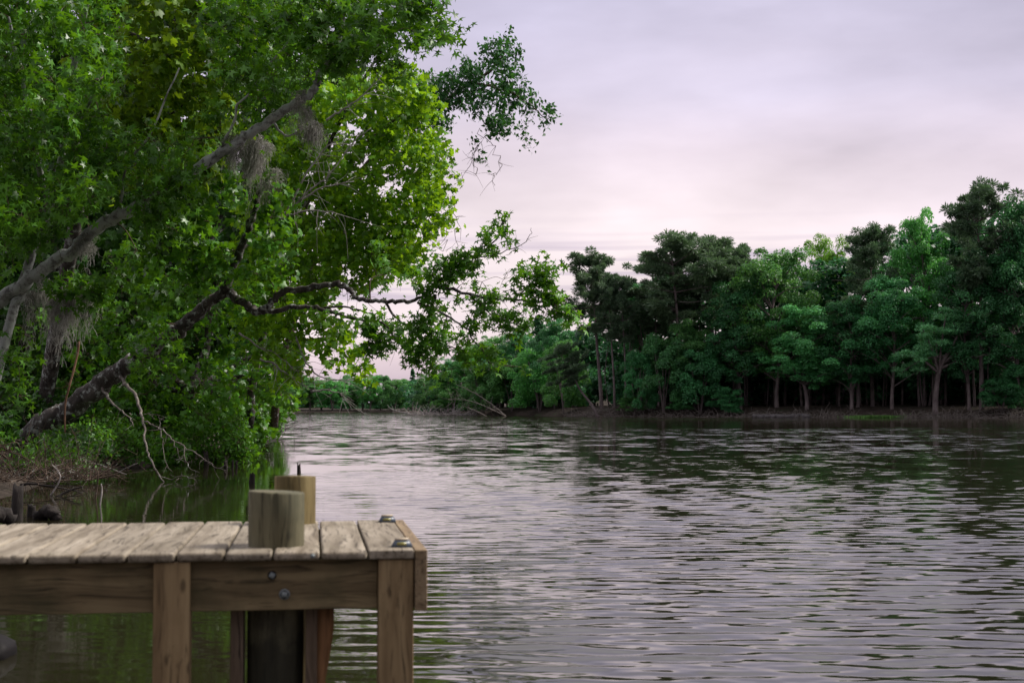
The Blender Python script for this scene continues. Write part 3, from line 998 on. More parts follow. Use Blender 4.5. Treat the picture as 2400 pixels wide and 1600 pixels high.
A.grow([P(*c) for c in ((1175, 855, 24.8), (1205, 858, 24.8), (1060, 865, 25.2), (1015, 845, 25.4), (1090, 850, 25), (900, 795, 26), (875, 825, 26), (935, 770, 25.8), (1155, 755, 24.8), (1185, 745, 24.7), (1110, 735, 25), (1225, 745, 24.6), (1075, 715, 25.2), (1130, 660, 25), (1180, 655, 24.9), (1205, 640, 24.8), (1365, 745, 24.4), (1330, 735, 24.4), (1345, 760, 24.5), (1280, 740, 24.5), (1085, 665, 25.2), (1045, 700, 25.3), (1010, 800, 25.4), (1040, 760, 25.2))],
       (STAR, 0.17, 3.5), 0.24, 3, spread=0.06)
A.grow(scatter([(320, 520), (470, 440), (560, 430), (640, 430), (700, 520), (690, 600), (640, 650), (560, 640), (470, 660), (400, 700), (330, 660)], 33, 25.6, 27.2, A.rng, 0.25), (MAPLE, 0.19, 8), 0.36, 6)
A.grow(scatter([(560, 60), (760, 40), (820, 180), (700, 240), (640, 330), (590, 330)], 37, 25.5, 27, A.rng, 0.2), STARL, 0.36, 6)
A.grow(scatter([(620, 650), (800, 600), (960, 560), (1000, 600), (960, 660), (820, 690), (700, 670)], 50, 25.6, 27, A.rng, 0.45), STARL, 0.32, 5)
dead = Geo()
D1 = A.limb([(281, 880, 28.1), (292, 900, 27.8), (310, 917, 27.5), (325, 948, 27.2), (333, 975, 26.9), (338, 1000, 26.6), (342, 1040, 26.2), (352, 1072, 25.8), (368, 1103, 25.3), (384, 1128, 24.9)], 0.036, 0.012, 8, 4, False, geo=dead)
D2 = A.limb([(338, 988, 26.7), (352, 992, 26.6), (375, 1005, 26.4), (405, 1028, 26.2), (440, 1051, 26), (478, 1074, 25.8), (501, 1092, 25.6), (530, 1102, 25.5)], 0.017, 0.006, 7, 4, False, geo=dead)
D3 = A.limb([(236, 905, 28.3), (250, 928, 28), (262, 942, 27.8), (285, 966, 27.5), (303, 980, 27.3), (313, 1000, 27.2)], 0.032, 0.008, 7, 4, False, geo=dead)
for pts in ([(376, 1006, 26.4), (379, 1030, 26.3), (384, 1060, 26.2), (390, 1090, 26.1), (404, 1105, 26)], [(405, 1030, 26.2), (414, 1052, 26), (422, 1075, 25.9), (435, 1082, 25.8)],
            [(432, 1048, 26), (434, 1070, 25.8), (443, 1095, 25.6), (468, 1108, 25.5)], [(515, 1098, 25.5), (530, 1085, 25.5), (537, 1068, 25.5)], [(372, 1110, 25.2), (395, 1122, 25), (425, 1118, 25), (450, 1122, 25), (462, 1128, 25)],
            [(337, 970, 26.9), (352, 972, 26.8), (370, 971, 26.7)], [(375, 1005, 26.4), (374, 985, 26.4), (372, 975, 26.4)], [(420, 1120, 25), (408, 1130, 24.9)], [(441, 1120, 25), (452, 1110, 25)]):
    q = A.limb(pts, 0.011, 0.004, 5, 3, False, geo=dead)
    A.twiglets(q, 4, 0.22, 0.004, geo=dead)
A.twiglets(D2, 16, 0.35, 0.005, geo=dead)
A.twiglets(D3, 5, 0.4, 0.005, geo=dead)
A.grow([P(a, c, 27.0) for a, c in ((330, 800), (350, 850), (370, 780), (400, 810), (330, 850), (480, 740), (510, 700), (540, 640), (560, 600), (420, 770), (500, 650), (570, 660), (600, 690), (250, 850), (150, 940), (120, 1010))], STARL, 0.32, 5)
A.finish(M_BARK, M_STARLIT, M_TWIG)
dead.build('dead_branch', M_GREYTWIG, A.root, A.base, True)

# --- grey leaning tree crossing the upper left
B = Tree('sweetgum_tree', 'grey lichen spotted tree whose trunk slants up across the other leaves', G(-150, 24.5, 0.35), 22)
B.limb([(-330, 1050, 24.5), (-160, 850, 24.3), (-60, 745, 24.2), (19, 692, 24), (77, 653, 23.8), (126, 615, 23.6), (184, 573, 23.4), (230, 532, 23.2), (275, 505, 23), (327, 479, 22.9), (400, 432, 22.8), (482, 379, 22.7), (534, 348, 22.6), (585, 313, 22.5), (637, 279, 22.4), (689, 244, 22.3), (730, 220, 22.2), (744, 193, 22.2), (757, 165, 22.2), (785, 120, 22.1), (800, 60, 22), (820, -40, 22)], 0.135, 0.045, 12, 5, True, 0.02, rough=0.09)
B.limb([(752, 166, 22.2), (775, 162, 22.1), (800, 165, 22.1), (835, 158, 22), (870, 120, 22), (920, 80, 22)], 0.030, 0.010, 8, 4, True, 0.03)
B.limb([(520, 350, 22.6), (560, 250, 22.3), (640, 150, 22), (700, 60, 21.8)], 0.026, 0.010, 8, 4, True, 0.03)
B.limb([(275, 505, 23), (300, 400, 22.5), (370, 280, 22), (420, 160, 21.8)], 0.030, 0.010, 8, 4, True, 0.03)
B.limb([(551, 190, 22.8), (585, 205, 22.8), (622, 232, 22.8), (640, 260, 22.7)], 0.028, 0.035, 7, 4)
B.limb([(640, 285, 22.6), (668, 318, 22.7), (700, 308, 22.7), (735, 298, 22.7)], 0.024, 0.010, 7, 4)
B.grow(scatter([(520, -60), (1040, -60), (1062, 75), (1050, 100), (1005, 80), (975, 140), (905, 150), (860, 185), (780, 150), (700, 200), (620, 240), (540, 200), (480, 100)], 33, 21, 23.5, B.rng, 0.22), STARL, 0.29, 7)
B.grow(scatter([(250, 300), (420, 330), (560, 300), (600, 240), (640, 210), (560, 160), (520, 280), (470, 350), (400, 410), (330, 450), (270, 470), (200, 540), (170, 480)], 35, 21.5, 24, B.rng, 0.25), STARL, 0.34, 6)
B.grow(scatter([(120, 640), (200, 590), (290, 520), (420, 470), (470, 500), (420, 560), (300, 640), (200, 700), (120, 700)], 50, 22.3, 23.6, B.rng, 0.5), STARL, 0.32, 6)
B.grow([P(a, c, 21.9 + 0.1 * k) for k, (a, c) in enumerate(((345, 470), (375, 452), (400, 425), (425, 440), (450, 405), (470, 392), (360, 500), (420, 470), (90, 640), (140, 630), (160, 600), (640, 300), (655, 262)))], STARL, 0.3, 7)
B.finish(M_BARKG, M_STAR, M_TWIG)

# --- dark foliage at the far left
D = Tree('sweetgum_tree', 'deep shaded tree of star shaped leaves filling the left edge, with a thin pale stem', G(-40, 24, 0.4), 23)
D.limb([(-60, 1080, 24.5), (-10, 880, 24), (31, 735, 24), (46, 695, 24), (65, 622, 24), (88, 561, 24), (114, 496, 24), (127, 437, 23.8), (150, 330, 23.5), (170, 180, 23), (200, 20, 22.5), (220, -120, 22)], 0.10, 0.04, 9, 4)
D.limb([(114, 496, 24), (80, 330, 22.5), (50, 180, 21.5), (20, 40, 21)], 0.06, 0.02, 8, 4)
D.limb([(150, 330, 23.5), (200, 260, 22), (240, 170, 21)], 0.04, 0.015, 8, 4)
D.limb([(-10, 880, 24), (-60, 700, 22), (-100, 500, 21)], 0.06, 0.02, 8, 4)
D.grow(scatter([(-190, -160), (270, -160), (260, 120), (240, 250), (280, 380), (250, 450), (180, 520), (110, 600), (60, 640), (-190, 700)], 35, 20, 24, D.rng, 0.15), STARL, 0.29, 7)
D.grow(scatter([(-190, 640), (40, 700), (70, 780), (40, 900), (60, 980), (-190, 980)], 50, 21, 24.5, D.rng, 0.3), STARL, 0.36, 6)
D.grow([P(a, c, 23.0) for a, c in ((140, 678), (165, 668), (190, 672), (212, 680), (100, 700), (70, 705), (225, 690))], STARL, 0.26, 6)
D.finish(M_BARKG, M_STAR, M_TWIG)

# --- sycamore with yellow green leaves
C = Tree('sycamore_tree', 'yellow green tree with dark branches among the darker star leaved trees', G(90, 33, 0.5), 24)
C.limb([(90, 1030, 33), (130, 800, 32), (170, 560, 30.5), (205, 330, 29), (241, 148, 28), (270, 20, 27.5), (300, -100, 27)], 0.2, 0.06, 10, 4)
C.limb([(236, 170, 28), (262, 137, 27.5), (293, 124, 27.2), (344, 121, 27), (413, 120, 26.8), (470, 140, 26.5)], 0.055, 0.015, 8, 4)
C.limb([(262, 60, 27.6), (331, 90, 27.2), (379, 96, 27), (448, 65, 26.8), (500, 41, 26.6), (540, -5, 26.4)], 0.05, 0.02, 8, 4)
C.limb([(190, 420, 29.5), (290, 330, 28), (380, 280, 27), (450, 230, 26.5)], 0.05, 0.015, 8, 4)
C.limb([(200, 370, 29), (320, 420, 28), (420, 440, 27)], 0.04, 0.015, 8, 4)
C.grow(scatter([(180, -100), (640, -100), (650, 20), (560, 120), (560, 330), (480, 420), (390, 440), (260, 430), (220, 300), (190, 120)], 33, 24.5, 28, C.rng, 0.18), (MAPLE, 0.21, 7), 0.38, 7)
C.finish(M_BARK, M_SYC, M_TWIG)

# --- bright maple-leaved tree behind, right part of the mass
E = Tree('maple_tree', 'bright backlit green tree behind the moss hung branches, edging the open sky', G(600, 36, 0.4), 25)
E.limb([(585, 1000, 36), (600, 850, 35.5), (640, 700, 35), (690, 560, 34.5), (740, 420, 34), (790, 300, 33.5), (850, 190, 33), (900, 100, 33)], 0.11, 0.03, 10, 4)
E.limb([(690, 560, 34.5), (800, 480, 33.5), (900, 420, 33), (1000, 360, 32.5)], 0.035, 0.012, 8, 4)
E.limb([(640, 700, 35), (760, 640, 34), (880, 570, 33), (985, 500, 32.5)], 0.035, 0.012, 8, 4)
E.limb([(740, 420, 34), (840, 350, 33), (940, 270, 32.5), (1010, 230, 32)], 0.05, 0.02, 8, 4)
E.limb([(610, 820, 35.5), (700, 800, 34.5), (780, 790, 34)], 0.05, 0.02, 8, 4)
EP = [(640, 200), (760, 190), (880, 170), (985, 160), (1010, 230), (1035, 320), (1042, 380), (1060, 400), (1060, 470), (1035, 500), (1022, 560), (985, 580), (960, 640), (900, 640), (830, 690), (770, 700), (640, 700), (560, 660), (540, 560), (600, 480), (640, 380)]
E.grow(scatter(EP, 24, 31.2, 34.5, E.rng, 0.30), (MAPLE, 0.165, 10), 0.42, 7, up=0.35)
E.grow(scatter([(560, 660), (700, 690), (770, 720), (835, 760), (830, 800), (850, 850), (890, 875), (820, 885), (740, 850), (690, 880), (640, 860), (560, 800)], 30, 30.5, 34, E.rng, 0.3), (MAPLE, 0.19, 7), 0.40, 6, up=0.35)
for pts in ([(569, 585, 29), (615, 547, 29), (687, 482, 29), (730, 444, 29), (775, 406, 29), (833, 329, 29), (870, 300, 29)], [(764, 283, 28.5), (795, 262, 28.5), (825, 245, 28.5), (867, 207, 28.5), (905, 161, 28.5)],
            [(640, 520, 29), (690, 500, 29), (760, 495, 29), (820, 510, 29)], [(700, 470, 29), (760, 440, 29), (830, 425, 29)], [(670, 500, 29), (720, 400, 29), (760, 350, 29), (800, 320, 29)], [(610, 840, 31), (640, 852, 31), (666, 871, 31), (700, 894, 31), (731, 921, 31)],
            [(728, 918, 31), (754, 915, 31), (785, 917, 31), (800, 925, 31), (810, 938, 31)], [(690, 780, 32), (720, 850, 31.5), (760, 885, 31), (830, 890, 31)], [(560, 780, 31), (610, 812, 31), (650, 830, 31), (690, 870, 31)]):
    spr = Geo()
    q = E.limb(pts, 0.024, 0.008, 7, 4, False, geo=spr)
    E.twiglets(q, 14, 0.75, 0.006, geo=spr)
    spr.build('bare_branch', M_DEAD, E.root, E.base, True)
E.finish(M_BARK, M_MAPLE, M_TWIG)

# --- vine draped tree leaning out behind
V = Tree('vine_draped_tree', 'arching tree wrapped in small leaved vines, standing out against the lavender sky', G(640, 42, 0.5), 26)
V.limb([(640, 1000, 42), (700, 700, 42), (800, 480, 41), (900, 340, 40), (980, 270, 39.5), (1040, 240, 39), (1085, 205, 39), (1130, 180, 38.8), (1165, 150, 38.6), (1190, 110, 38.5)], 0.13, 0.02, 9, 5)
VB = V.limb([(1110, 195, 38.8), (1150, 203, 38.6), (1195, 216, 38.5), (1235, 240, 38.4), (1270, 270, 38.4), (1292, 292, 38.4)], 0.035, 0.01, 7, 4)
VINE = (OVAL, 0.16, 14)
V.grow(scatter([(900, 230), (985, 185), (1020, 190), (1090, 150), (1130, 115), (1180, 98), (1198, 88), (1208, 110), (1200, 140), (1215, 170), (1222, 205), (1200, 235), (1195, 290), (1170, 318), (1140, 300), (1120, 260), (1080, 250), (1050, 290), (1030, 290), (960, 300)], 22, 37.6, 39.6, V.rng, 0.2), VINE, 0.36, 6, up=0.2)
V.grow(scatter([(1225, 235), (1255, 210), (1270, 240), (1300, 275), (1298, 300), (1275, 300), (1262, 270), (1235, 262)], 22, 38, 38.8, V.rng, 0.1), (OVAL, 0.15, 8), 0.30, 5, up=0.2)
V.grow([P(1232, y, 38.4) for y in (285, 305, 325, 342)] + [P(1120, y, 38.6) for y in (330, 350, 372)] + [P(1138, 382, 38.6)], (OVAL, 0.15, 6), 0.16, 3)
for pts in ([(1125, 300, 38.6), (1120, 345, 38.6), (1095, 390, 38.6), (1075, 430, 38.6)], [(1135, 320, 38.6), (1160, 350, 38.6), (1170, 385, 38.6), (1155, 410, 38.6), (1160, 435, 38.6)], [(1055, 460, 36), (1052, 510, 36), (1048, 560, 36), (1045, 590, 36)],
            [(1062, 462, 36), (1068, 510, 36), (1064, 550, 36), (1072, 600, 36)], [(1118, 340, 38.6), (1110, 380, 38.6), (1118, 405, 38.6)]):
    ten = Geo()
    q = V.limb(pts, 0.010, 0.006, 5, 4, False, 0.05, geo=ten)
    V.twiglets(q, 9, 0.5, 0.006, geo=ten)
    ten.build('vine_tendril', M_TWIG, V.root, V.base, True)
V.finish(M_TWIG, M_VINE, M_TWIG)

# --- big shaded trees closing the bank behind
def backing(label, basepx, basey, poly, z0, z1, seed, m, size=0.34, gap=56, name='shaded_tree', per=11):
    T = Tree(name, label, G(basepx, basey, 0.5), seed)
    poly = np.asarray(poly, float)
    cx, cy = poly.mean(0)
    zm = (z0 + z1) / 2
    T.limb([(basepx, 1010, basey), (basepx * 0.7 + cx * 0.3, 1010 * 0.55 + cy * 0.45, zm), (cx, cy, zm), (cx + 20, poly[:, 1].min() * 0.6 + cy * 0.4, zm)], 0.22, 0.05, 9, 5)
    for q in poly[::2]:
        T.limb([(basepx * 0.6 + cx * 0.4, 1010 * 0.4 + cy * 0.6, zm), (cx * 0.5 + q[0] * 0.5 + 10, cy * 0.5 + q[1] * 0.5 - 15, zm + 1), (cx * 0.25 + q[0] * 0.75, cy * 0.25 + q[1] * 0.75, zm)], 0.09, 0.03, 7, 4)
    T.grow(scatter(poly, gap, z0, z1, T.rng, 0.08), (MAPLE, size, per), 0.75, 8)
    T.finish(M_BARK, m, M_TWIG)


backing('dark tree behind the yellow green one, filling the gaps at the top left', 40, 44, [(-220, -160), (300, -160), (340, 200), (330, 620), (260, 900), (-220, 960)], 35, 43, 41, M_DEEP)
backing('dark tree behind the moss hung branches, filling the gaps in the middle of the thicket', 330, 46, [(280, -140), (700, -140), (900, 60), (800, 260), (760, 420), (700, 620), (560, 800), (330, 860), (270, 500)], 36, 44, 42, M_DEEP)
backing('low spreading tree behind the dark leaning trunk, its leaves nearly touching the lake', 420, 40, [(90, 720), (330, 620), (520, 660), (640, 740), (720, 830), (690, 900), (640, 940), (590, 985), (560, 1020), (330, 1000), (120, 985)], 33, 38, 43, M_STARLIT, 0.19, 36, 'sweetgum_tree', 8)

# --- shrubs along the waterline
def shrub(label, px, y, wpx, toppy, seed, m=M_SHRUB, tmpl=OVAL, size=0.13, dens=1.0, group='shrubs along the left bank'):
    base = G(px, y, float(ground_h(*G(px, y)[:2])) if lake_sd(*G(px, y)[:2]) > 0 else 0.0)
    T = Tree('bank_shrub', label, base, seed, group, 'shrub')
    w = wpx / FPX * y
    h = max(0.5, P(px, toppy, y)[2] - base[2])
    for k in range(7):
        a = T.rng.uniform(0, 6.28)
        e = base + np.array((math.cos(a) * w * 0.32, math.sin(a) * w * 0.3, h * T.rng.uniform(0.55, 0.85)))
        T.limb3(np.array([base + T.rng.normal(0, 0.08, 3) * (1, 1, 0), (base + e) / 2 + T.rng.normal(0, 0.1, 3), e]), 0.025, 0.008, 6, 4)
    n = int(50 * dens)
    u = T.rng.normal(size=(n, 3)); u = unit(u) * T.rng.uniform(0.45, 1, (n, 1)) ** 0.5
    c = base + u * np.array((w / 2, w * 0.42, h * 0.48)) + np.array((0, 0, h * 0.5))
    c = c[c[:, 2] > 0.06]
    T.grow(c, (tmpl, size, 7), 0.3 * max(1, w / 3.2), 6)
    T.finish(M_TWIG, m, M_TWIG, 'stem', 'foliage')


shrub('light green shrub under the middle of the dark leaning trunk', 165, 28.6, 170, 985, 51, M_STARLIT, size=0.11)
shrub('green shrub at the water edge behind the bleached dead branch', 265, 30.5, 170, 1000, 52, size=0.12)
shrub('low dark shrub just over the water, next to the tip of the dead branch', 370, 32.3, 130, 1040, 53, M_STARLIT, MAPLE, 0.13, 0.7)
shrub('bright green shrub drooping to the water at the outer end of the bank', 505, 33.8, 165, 960, 54, size=0.12, dens=1.3)
shrub('narrow bright shrub beside open water, above the small dark stakes', 556, 33.0, 60, 1020, 55, size=0.11, dens=0.6)
shrub('shaded shrub behind the broken stump on the left shore', 40, 27.0, 190, 1010, 56, M_STARLIT, OVAL, 0.12)
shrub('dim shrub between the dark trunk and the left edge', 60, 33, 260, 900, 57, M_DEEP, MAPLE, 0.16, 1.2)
shrub('leafy shrub under the low spreading tree, in the middle of the bank', 330, 36, 280, 900, 58, M_STARLIT, MAPLE, 0.15, 1.5)
shrub('olive shrub at the bend of the bank, in front of the bare grey bush', 575, 42, 110, 905, 59, M_SHRUB, MAPLE, 0.16, 1.1)
shrub('green bush beyond the bend of the left bank', 612, 56, 110, 870, 60, M_SHRUB, MAPLE, 0.18, 1.1)

shrub('dark leafy shrub covering the mud bank beside the curved drift branch', 95, 25.4, 230, 1040, 61, M_STARLIT, OVAL, 0.10, 1.4)
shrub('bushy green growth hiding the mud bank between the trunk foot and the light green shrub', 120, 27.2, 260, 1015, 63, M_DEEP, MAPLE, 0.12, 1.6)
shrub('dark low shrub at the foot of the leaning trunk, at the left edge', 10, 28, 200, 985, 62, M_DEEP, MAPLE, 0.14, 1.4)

# --- bare brush and drift wood
def brush(name, label, cat, base, w, h, n, seed, m, r=0.01, flat=0.5, group=None):
    g = Geo(); rg = np.random.default_rng(seed)
    for _ in range(n):
        a = np.array((rg.uniform(-w, w) * 0.4, rg.uniform(-w, w) * 0.3, 0.02))
        d = unit(rg.normal(0, 1, 3) * (1, 0.8, flat) + (0, 0, flat))
        l = h * rg.uniform(0.5, 1.4)
        q = smooth_path(np.array([a, a + d * l * 0.5 + rg.normal(0, 0.06, 3) * l, a + d * l + rg.normal(0, 0.12, 3) * l]), 3)
        q[:, 2] = np.maximum(q[:, 2], 0.0)
        g.tube(q, np.linspace(r, r * 0.35, len(q)), 4, False)
        for _k in range(3):
            j = rg.integers(2, len(q))
            e = q[j] + unit(rg.normal(0, 1, 3)) * l * 0.25
            g.tube(np.array([q[j], e]), (r * 0.4, r * 0.2), 3, False)
    o = g.build(name, m, None, None, True)
    o.location = [float(c) for c in base]
    return tag(o, label, cat, group)


brush('bare_bush', 'bare grey twiggy bush hanging over the water at the bend of the left bank', 'bush', G(612, 62, 0.15), 2.2, 1.5, 260, 71, M_DEAD, 0.012, 0.7)
brush('bare_bush', 'dark tangle of dead twigs along the muddy edge beside the curved drift branch', 'bush', G(120, 24.6, 0.05), 2.2, 0.8, 220, 73, M_TWIG, 0.008, 0.4)
o = brush('bare_bush', 'small tangle of twigs on the muddy shore at the far left', 'bush', G(28, 22.3, 0.15), 2.2, 0.6, 70, 72, M_TWIG, 0.009, 0.4)


def log(name, label, cat, pts, r0, r1, m, seed=1, twigs=0, tl=0.5, group=None, sub=4, sides=9, rough=0.06):
    T = Geo(); rg = np.random.default_rng(seed)
    q = smooth_path(np.array(pts, float), sub)
    q[1:-1] += rg.normal(0, r0 * 0.15, q[1:-1].shape)
    T.tube(q, np.linspace(r0, r1, len(q)), sides, True, rough, rg)
    for _ in range(twigs):
        k = rg.integers(1, len(q))
        d = unit(rg.normal(0, 1, 3) + (0, 0, 0.25) + unit(q[-1] - q[0]) * 0.6)
        e = q[k] + d * tl * rg.uniform(0.4, 1.2)
        mid = (q[k] + e) / 2 + rg.normal(0, 0.08, 3) * tl
        qq = smooth_path(np.array([q[k], mid, e]), 3)
        T.tube(qq, np.linspace(r0 * 0.28, r0 * 0.10, len(qq)), 5, False)
    base = q[0].copy()
    o = T.build(name, m, None, base, True)
    return tag(o, label, cat, group)


log('fallen_branch', 'bleached fallen branch slanting out of the water at the bend of the left bank', 'branch', [G(590, 66, -0.05), P(625, 978, 66), P(655, 966, 66), P(690, 969, 66)], 0.06, 0.02, M_DEAD, 3, 26, 1.1)
log('fallen_branch', 'thin pale branch lying from the bank shrubs down to the water at the left', 'branch', [P(170, 1068, 27), P(210, 1082, 26), P(260, 1098, 25), P(296, 1111, 24.3)], 0.022, 0.006, M_DEAD, 4, 6, 0.3)
log('fallen_branch', 'curved drift branch beside the broken stump, dipping into the water', 'branch', [P(48, 1136, 21.5), P(75, 1133, 21.5), P(120, 1139, 21.5), P(160, 1146, 21.6), P(195, 1154, 21.8)], 0.022, 0.008, M_WET, 5, 8, 0.45)
log('fallen_branch', 'short dark forked branch sticking out of the water beside the drift branch', 'branch', [P(132, 1164, 20.9), P(160, 1150, 21), P(194, 1139, 21)], 0.022, 0.01, M_WET, 6, 3, 0.3)
log('fallen_branch', 'upright crooked bare twig rising from the shallow water at the left', 'branch', [P(118, 1162, 21), P(140, 1125, 21), P(138, 1105, 21), P(122, 1088, 21)], 0.012, 0.006, M_DEAD, 7, 6, 0.25)
log('driftwood_log', 'dark waterlogged log lying behind the dock at the left edge', 'log', [G(-60, 15.6, 0.02), G(0, 15.9, 0.10), G(40, 16, 0.03)], 0.10, 0.07, M_WET, 8, 0, rough=0.12)
log('driftwood_log', 'knobbly dark log end just above the dock planks', 'log', [G(92, 16.7, 0.02), G(112, 16.6, 0.08), G(128, 16.5, 0.07), G(142, 16.5, 0.04)], 0.075, 0.06, M_WET, 9, 5, 0.10, rough=0.16)
log('hanging_vine', 'brown woody vine hanging in front of the dark leaning trunk', 'vine', [P(186, 800, 27.5), P(180, 837, 27.5), P(166, 894, 27.4), P(154, 940, 27.4), P(152, 997, 27.4), P(158, 1047, 27.4)], 0.022, 0.016, M_BROWNTWIG, 10, 3, 0.4)


def stake(label, px, y, top, r, seed, m=M_WET, split=False, cat='stake', name='rotted_stake', group='rotted stakes in the lake'):
    g = Geo(); rg = np.random.default_rng(seed)
    zt = max(0.15, P(px, top, y)[2])
    n = 9
    ang = np.linspace(0, 2 * np.pi, n, endpoint=False)
    rings = np.array([-0.6, 0, zt * 0.4, zt * 0.75, zt])
    v = []
    lean = rg.normal(0, 0.05, 2)
    prof = 1 + rg.normal(0, 0.10, n)
    for k, z in enumerate(rings):
        rr = r * prof * (1.12 - 0.25 * k / 4)
        zz = z + (rg.normal(0, 0.06 * zt + 0.02, n) if k == 4 else 0)
        v.append(np.stack([rr * np.cos(ang) + lean[0] * z, rr * np.sin(ang) + lean[1] * z, zz * np.ones(n)], 1))
    v = np.concatenate(v + [np.array([[lean[0] * zt, lean[1] * zt, zt * 0.86]])])
    i = np.arange(4)[:, None] * n; j = np.arange(n)[None]
    g.add(v, np.stack([i + j, i + (j + 1) % n, i + n + (j + 1) % n, i + n + j], -1).reshape(-1, 4))
    g.f[3].append(np.stack([np.full(n, len(v) - 1), 4 * n + np.arange(n), 4 * n + (np.arange(n) + 1) % n], 1))
    o = g.build(name, m)
    o.location = [float(c) for c in G(px, y, 0)]
    tag(o, label, cat, group)


stake('grey broken stump standing in the water at the far left above the dock', 45, 16.5, 1136, 0.065, 1, M_WET, cat='stump', name='broken_stump', group=None)
stake('short dark stub next to the grey broken stump', 80, 16.9, 1196, 0.05, 2, cat='stump', name='broken_stump', group=None)
stake('split dark stake standing in the lake just left of the pilings', 592, 24.6, 1109, 0.05, 3)
stake('thin dark stake rising above the far piling', 702, 28.5, 1090, 0.035, 4)
stake('dark stake under the leaves, leftmost of the trio by the bright shrub', 531, 30.0, 1080, 0.045, 5)
stake('dark stake under the leaves, middle one of the trio by the bright shrub', 547, 30.4, 1081, 0.022, 6)
stake('dark stake under the leaves, rightmost of the trio by the bright shrub', 556, 30.6, 1079, 0.022, 7)
stake('stubby dark stake under the low branches behind the dead branch', 487, 32.5, 1060, 0.06, 8)
for k, (px, yy, top, lab) in enumerate(((226, 20.3, 1118, 'thin reed stalk standing in the shallows, with a leafy tip'), (237, 19.0, 1133, 'thin bare reed stalk standing in the shallows'))):
    log('reed_stalk', lab, 'reed', [G(px, yy, -0.1), P(px + 2, (1164 + top) / 2, yy), P(px + (4 if k == 0 else 0), top - (14 if k == 0 else 0), yy)], 0.012, 0.008, M_DEAD if k else M_TWIG, 30 + k, 5 if k == 0 else 0, 0.12)

# rock in the shallows
g = Geo(); rg = np.random.default_rng(3)
th, ph = np.meshgrid(np.linspace(0, 2 * np.pi, 18, endpoint=False), np.linspace(0.05, 3.09, 10))
dirs = np.stack([np.sin(ph) * np.cos(th), np.sin(ph) * np.sin(th), np.cos(ph)], -1)
rr = 1 + 0.13 * np.sin(dirs[..., 0] * 4 + 1) * np.cos(dirs[..., 1] * 5) + 0.08 * np.sin(dirs[..., 2] * 7 + dirs[..., 0] * 6)
v = (dirs * rr[..., None] * np.array((0.11, 0.16, 0.085))).reshape(-1, 3)
i = np.arange(9)[:, None] * 18; j = np.arange(18)[None]
g.add(v, np.stack([i + j, i + 18 + j, i + 18 + (j + 1) % 18, i + (j + 1) % 18], -1).reshape(-1, 4))
o = g.build('boulder', M_ROCK, None, None, True)
o.location = [float(c) for c in G(-6, 7.5, 0.02)]
tag(o, 'dark wet rock in the water at the bottom left under the dock', 'rock')


# --- spanish moss
def moss(label, tops, y, seed, length, r=0.0034, n=260):
    g = Geo(); rg = np.random.default_rng(seed)
    tops = np.array([P(a, b, y) for a, b in tops])
    base = tops.mean(0)
    nb = 5 + n // 60
    bt = np.sort(rg.uniform(0, len(tops) - 1.001, nb))
    bl = rg.uniform(0.25, 1.0, nb) ** 1.3
    bl[rg.integers(nb)] = 1.05
    bo = rg.normal(0, 0.06, (nb, 3)) * (1, 2, 1.6)
    for _ in range(n):
        i_ = rg.integers(nb)
        t = np.clip(bt[i_] + rg.normal(0, 0.12), 0, len(tops) - 1.001)
        k = int(t)
        p = tops[k] + (tops[k + 1] - tops[k]) * (t - k) + bo[i_] + rg.normal(0, 0.025, 3) * (1, 1.6, 0.7)
        l = length * bl[i_] * rg.uniform(0.2, 1.0)
        m_ = 14
        s = np.linspace(0, 1, m_)
        q = p + np.stack([np.cumsum(rg.normal(0, 0.024, m_)), np.cumsum(rg.normal(0, 0.024, m_)), -s * l], 1)
        q[:, :2] += (base[:2] - p[:2]) * (0.10 * s[:, None])
        r_ = rg.random()
        n0 = g.n
        g.tube(q, np.linspace(r, r * 0.5, m_), 3, False)
        g.r[-1] = np.full(g.n - n0, r_)
        for _c in range(3):
            j = rg.integers(1, m_)
            d = unit(rg.normal(0, 1, 3) + (0, 0, -0.7)) * 0.07
            n0 = g.n
            g.tube(np.array([q[j], q[j] + d, q[j] + d * 1.3 + (0, 0, -0.05)]), r * 0.7, 3, False)
            g.r[-1] = np.full(g.n - n0, r_)
    o = g.build('spanish_moss', M_MOSS, None, base)
    tag(o, label, 'moss', 'beards of moss hanging from the branches')


moss('widest grey moss beard, hanging low at the left above the dark leaning trunk', [(128, 690), (150, 680), (180, 678), (212, 690)], 23.4, 81, 1.15, n=520)
moss('thin grey moss wisp left of the widest beard, below the grey trunk', [(68, 690), (85, 684), (100, 680), (112, 684)], 23.6, 82, 0.95, n=170)
moss('long thick moss beard on the upright branch, in the middle of the tree', [(575, 345), (600, 335), (622, 345)], 26.4, 83, 1.25, n=420)
moss('short moss tuft under the grey leaning trunk, just left of the long thick beard', [(535, 352), (552, 345), (570, 336)], 22.6, 84, 0.5, n=130)
moss('moss wisp right of the long thick beard, half as long', [(628, 420), (640, 415), (656, 425)], 26.6, 85, 0.65, n=120)
moss('slim moss beard under the thin side branch near the sky gap', [(715, 300), (728, 296), (738, 300)], 22.7, 86, 0.62, n=150)
moss('moss tuft just below the upper bend of the grey trunk', [(695, 244), (712, 234), (725, 226)], 22.2, 87, 0.45, n=110)
moss('dim moss strip hanging beside the grey trunk at the left', [(190, 575), (200, 568), (212, 560)], 23.3, 88, 0.6, n=120)
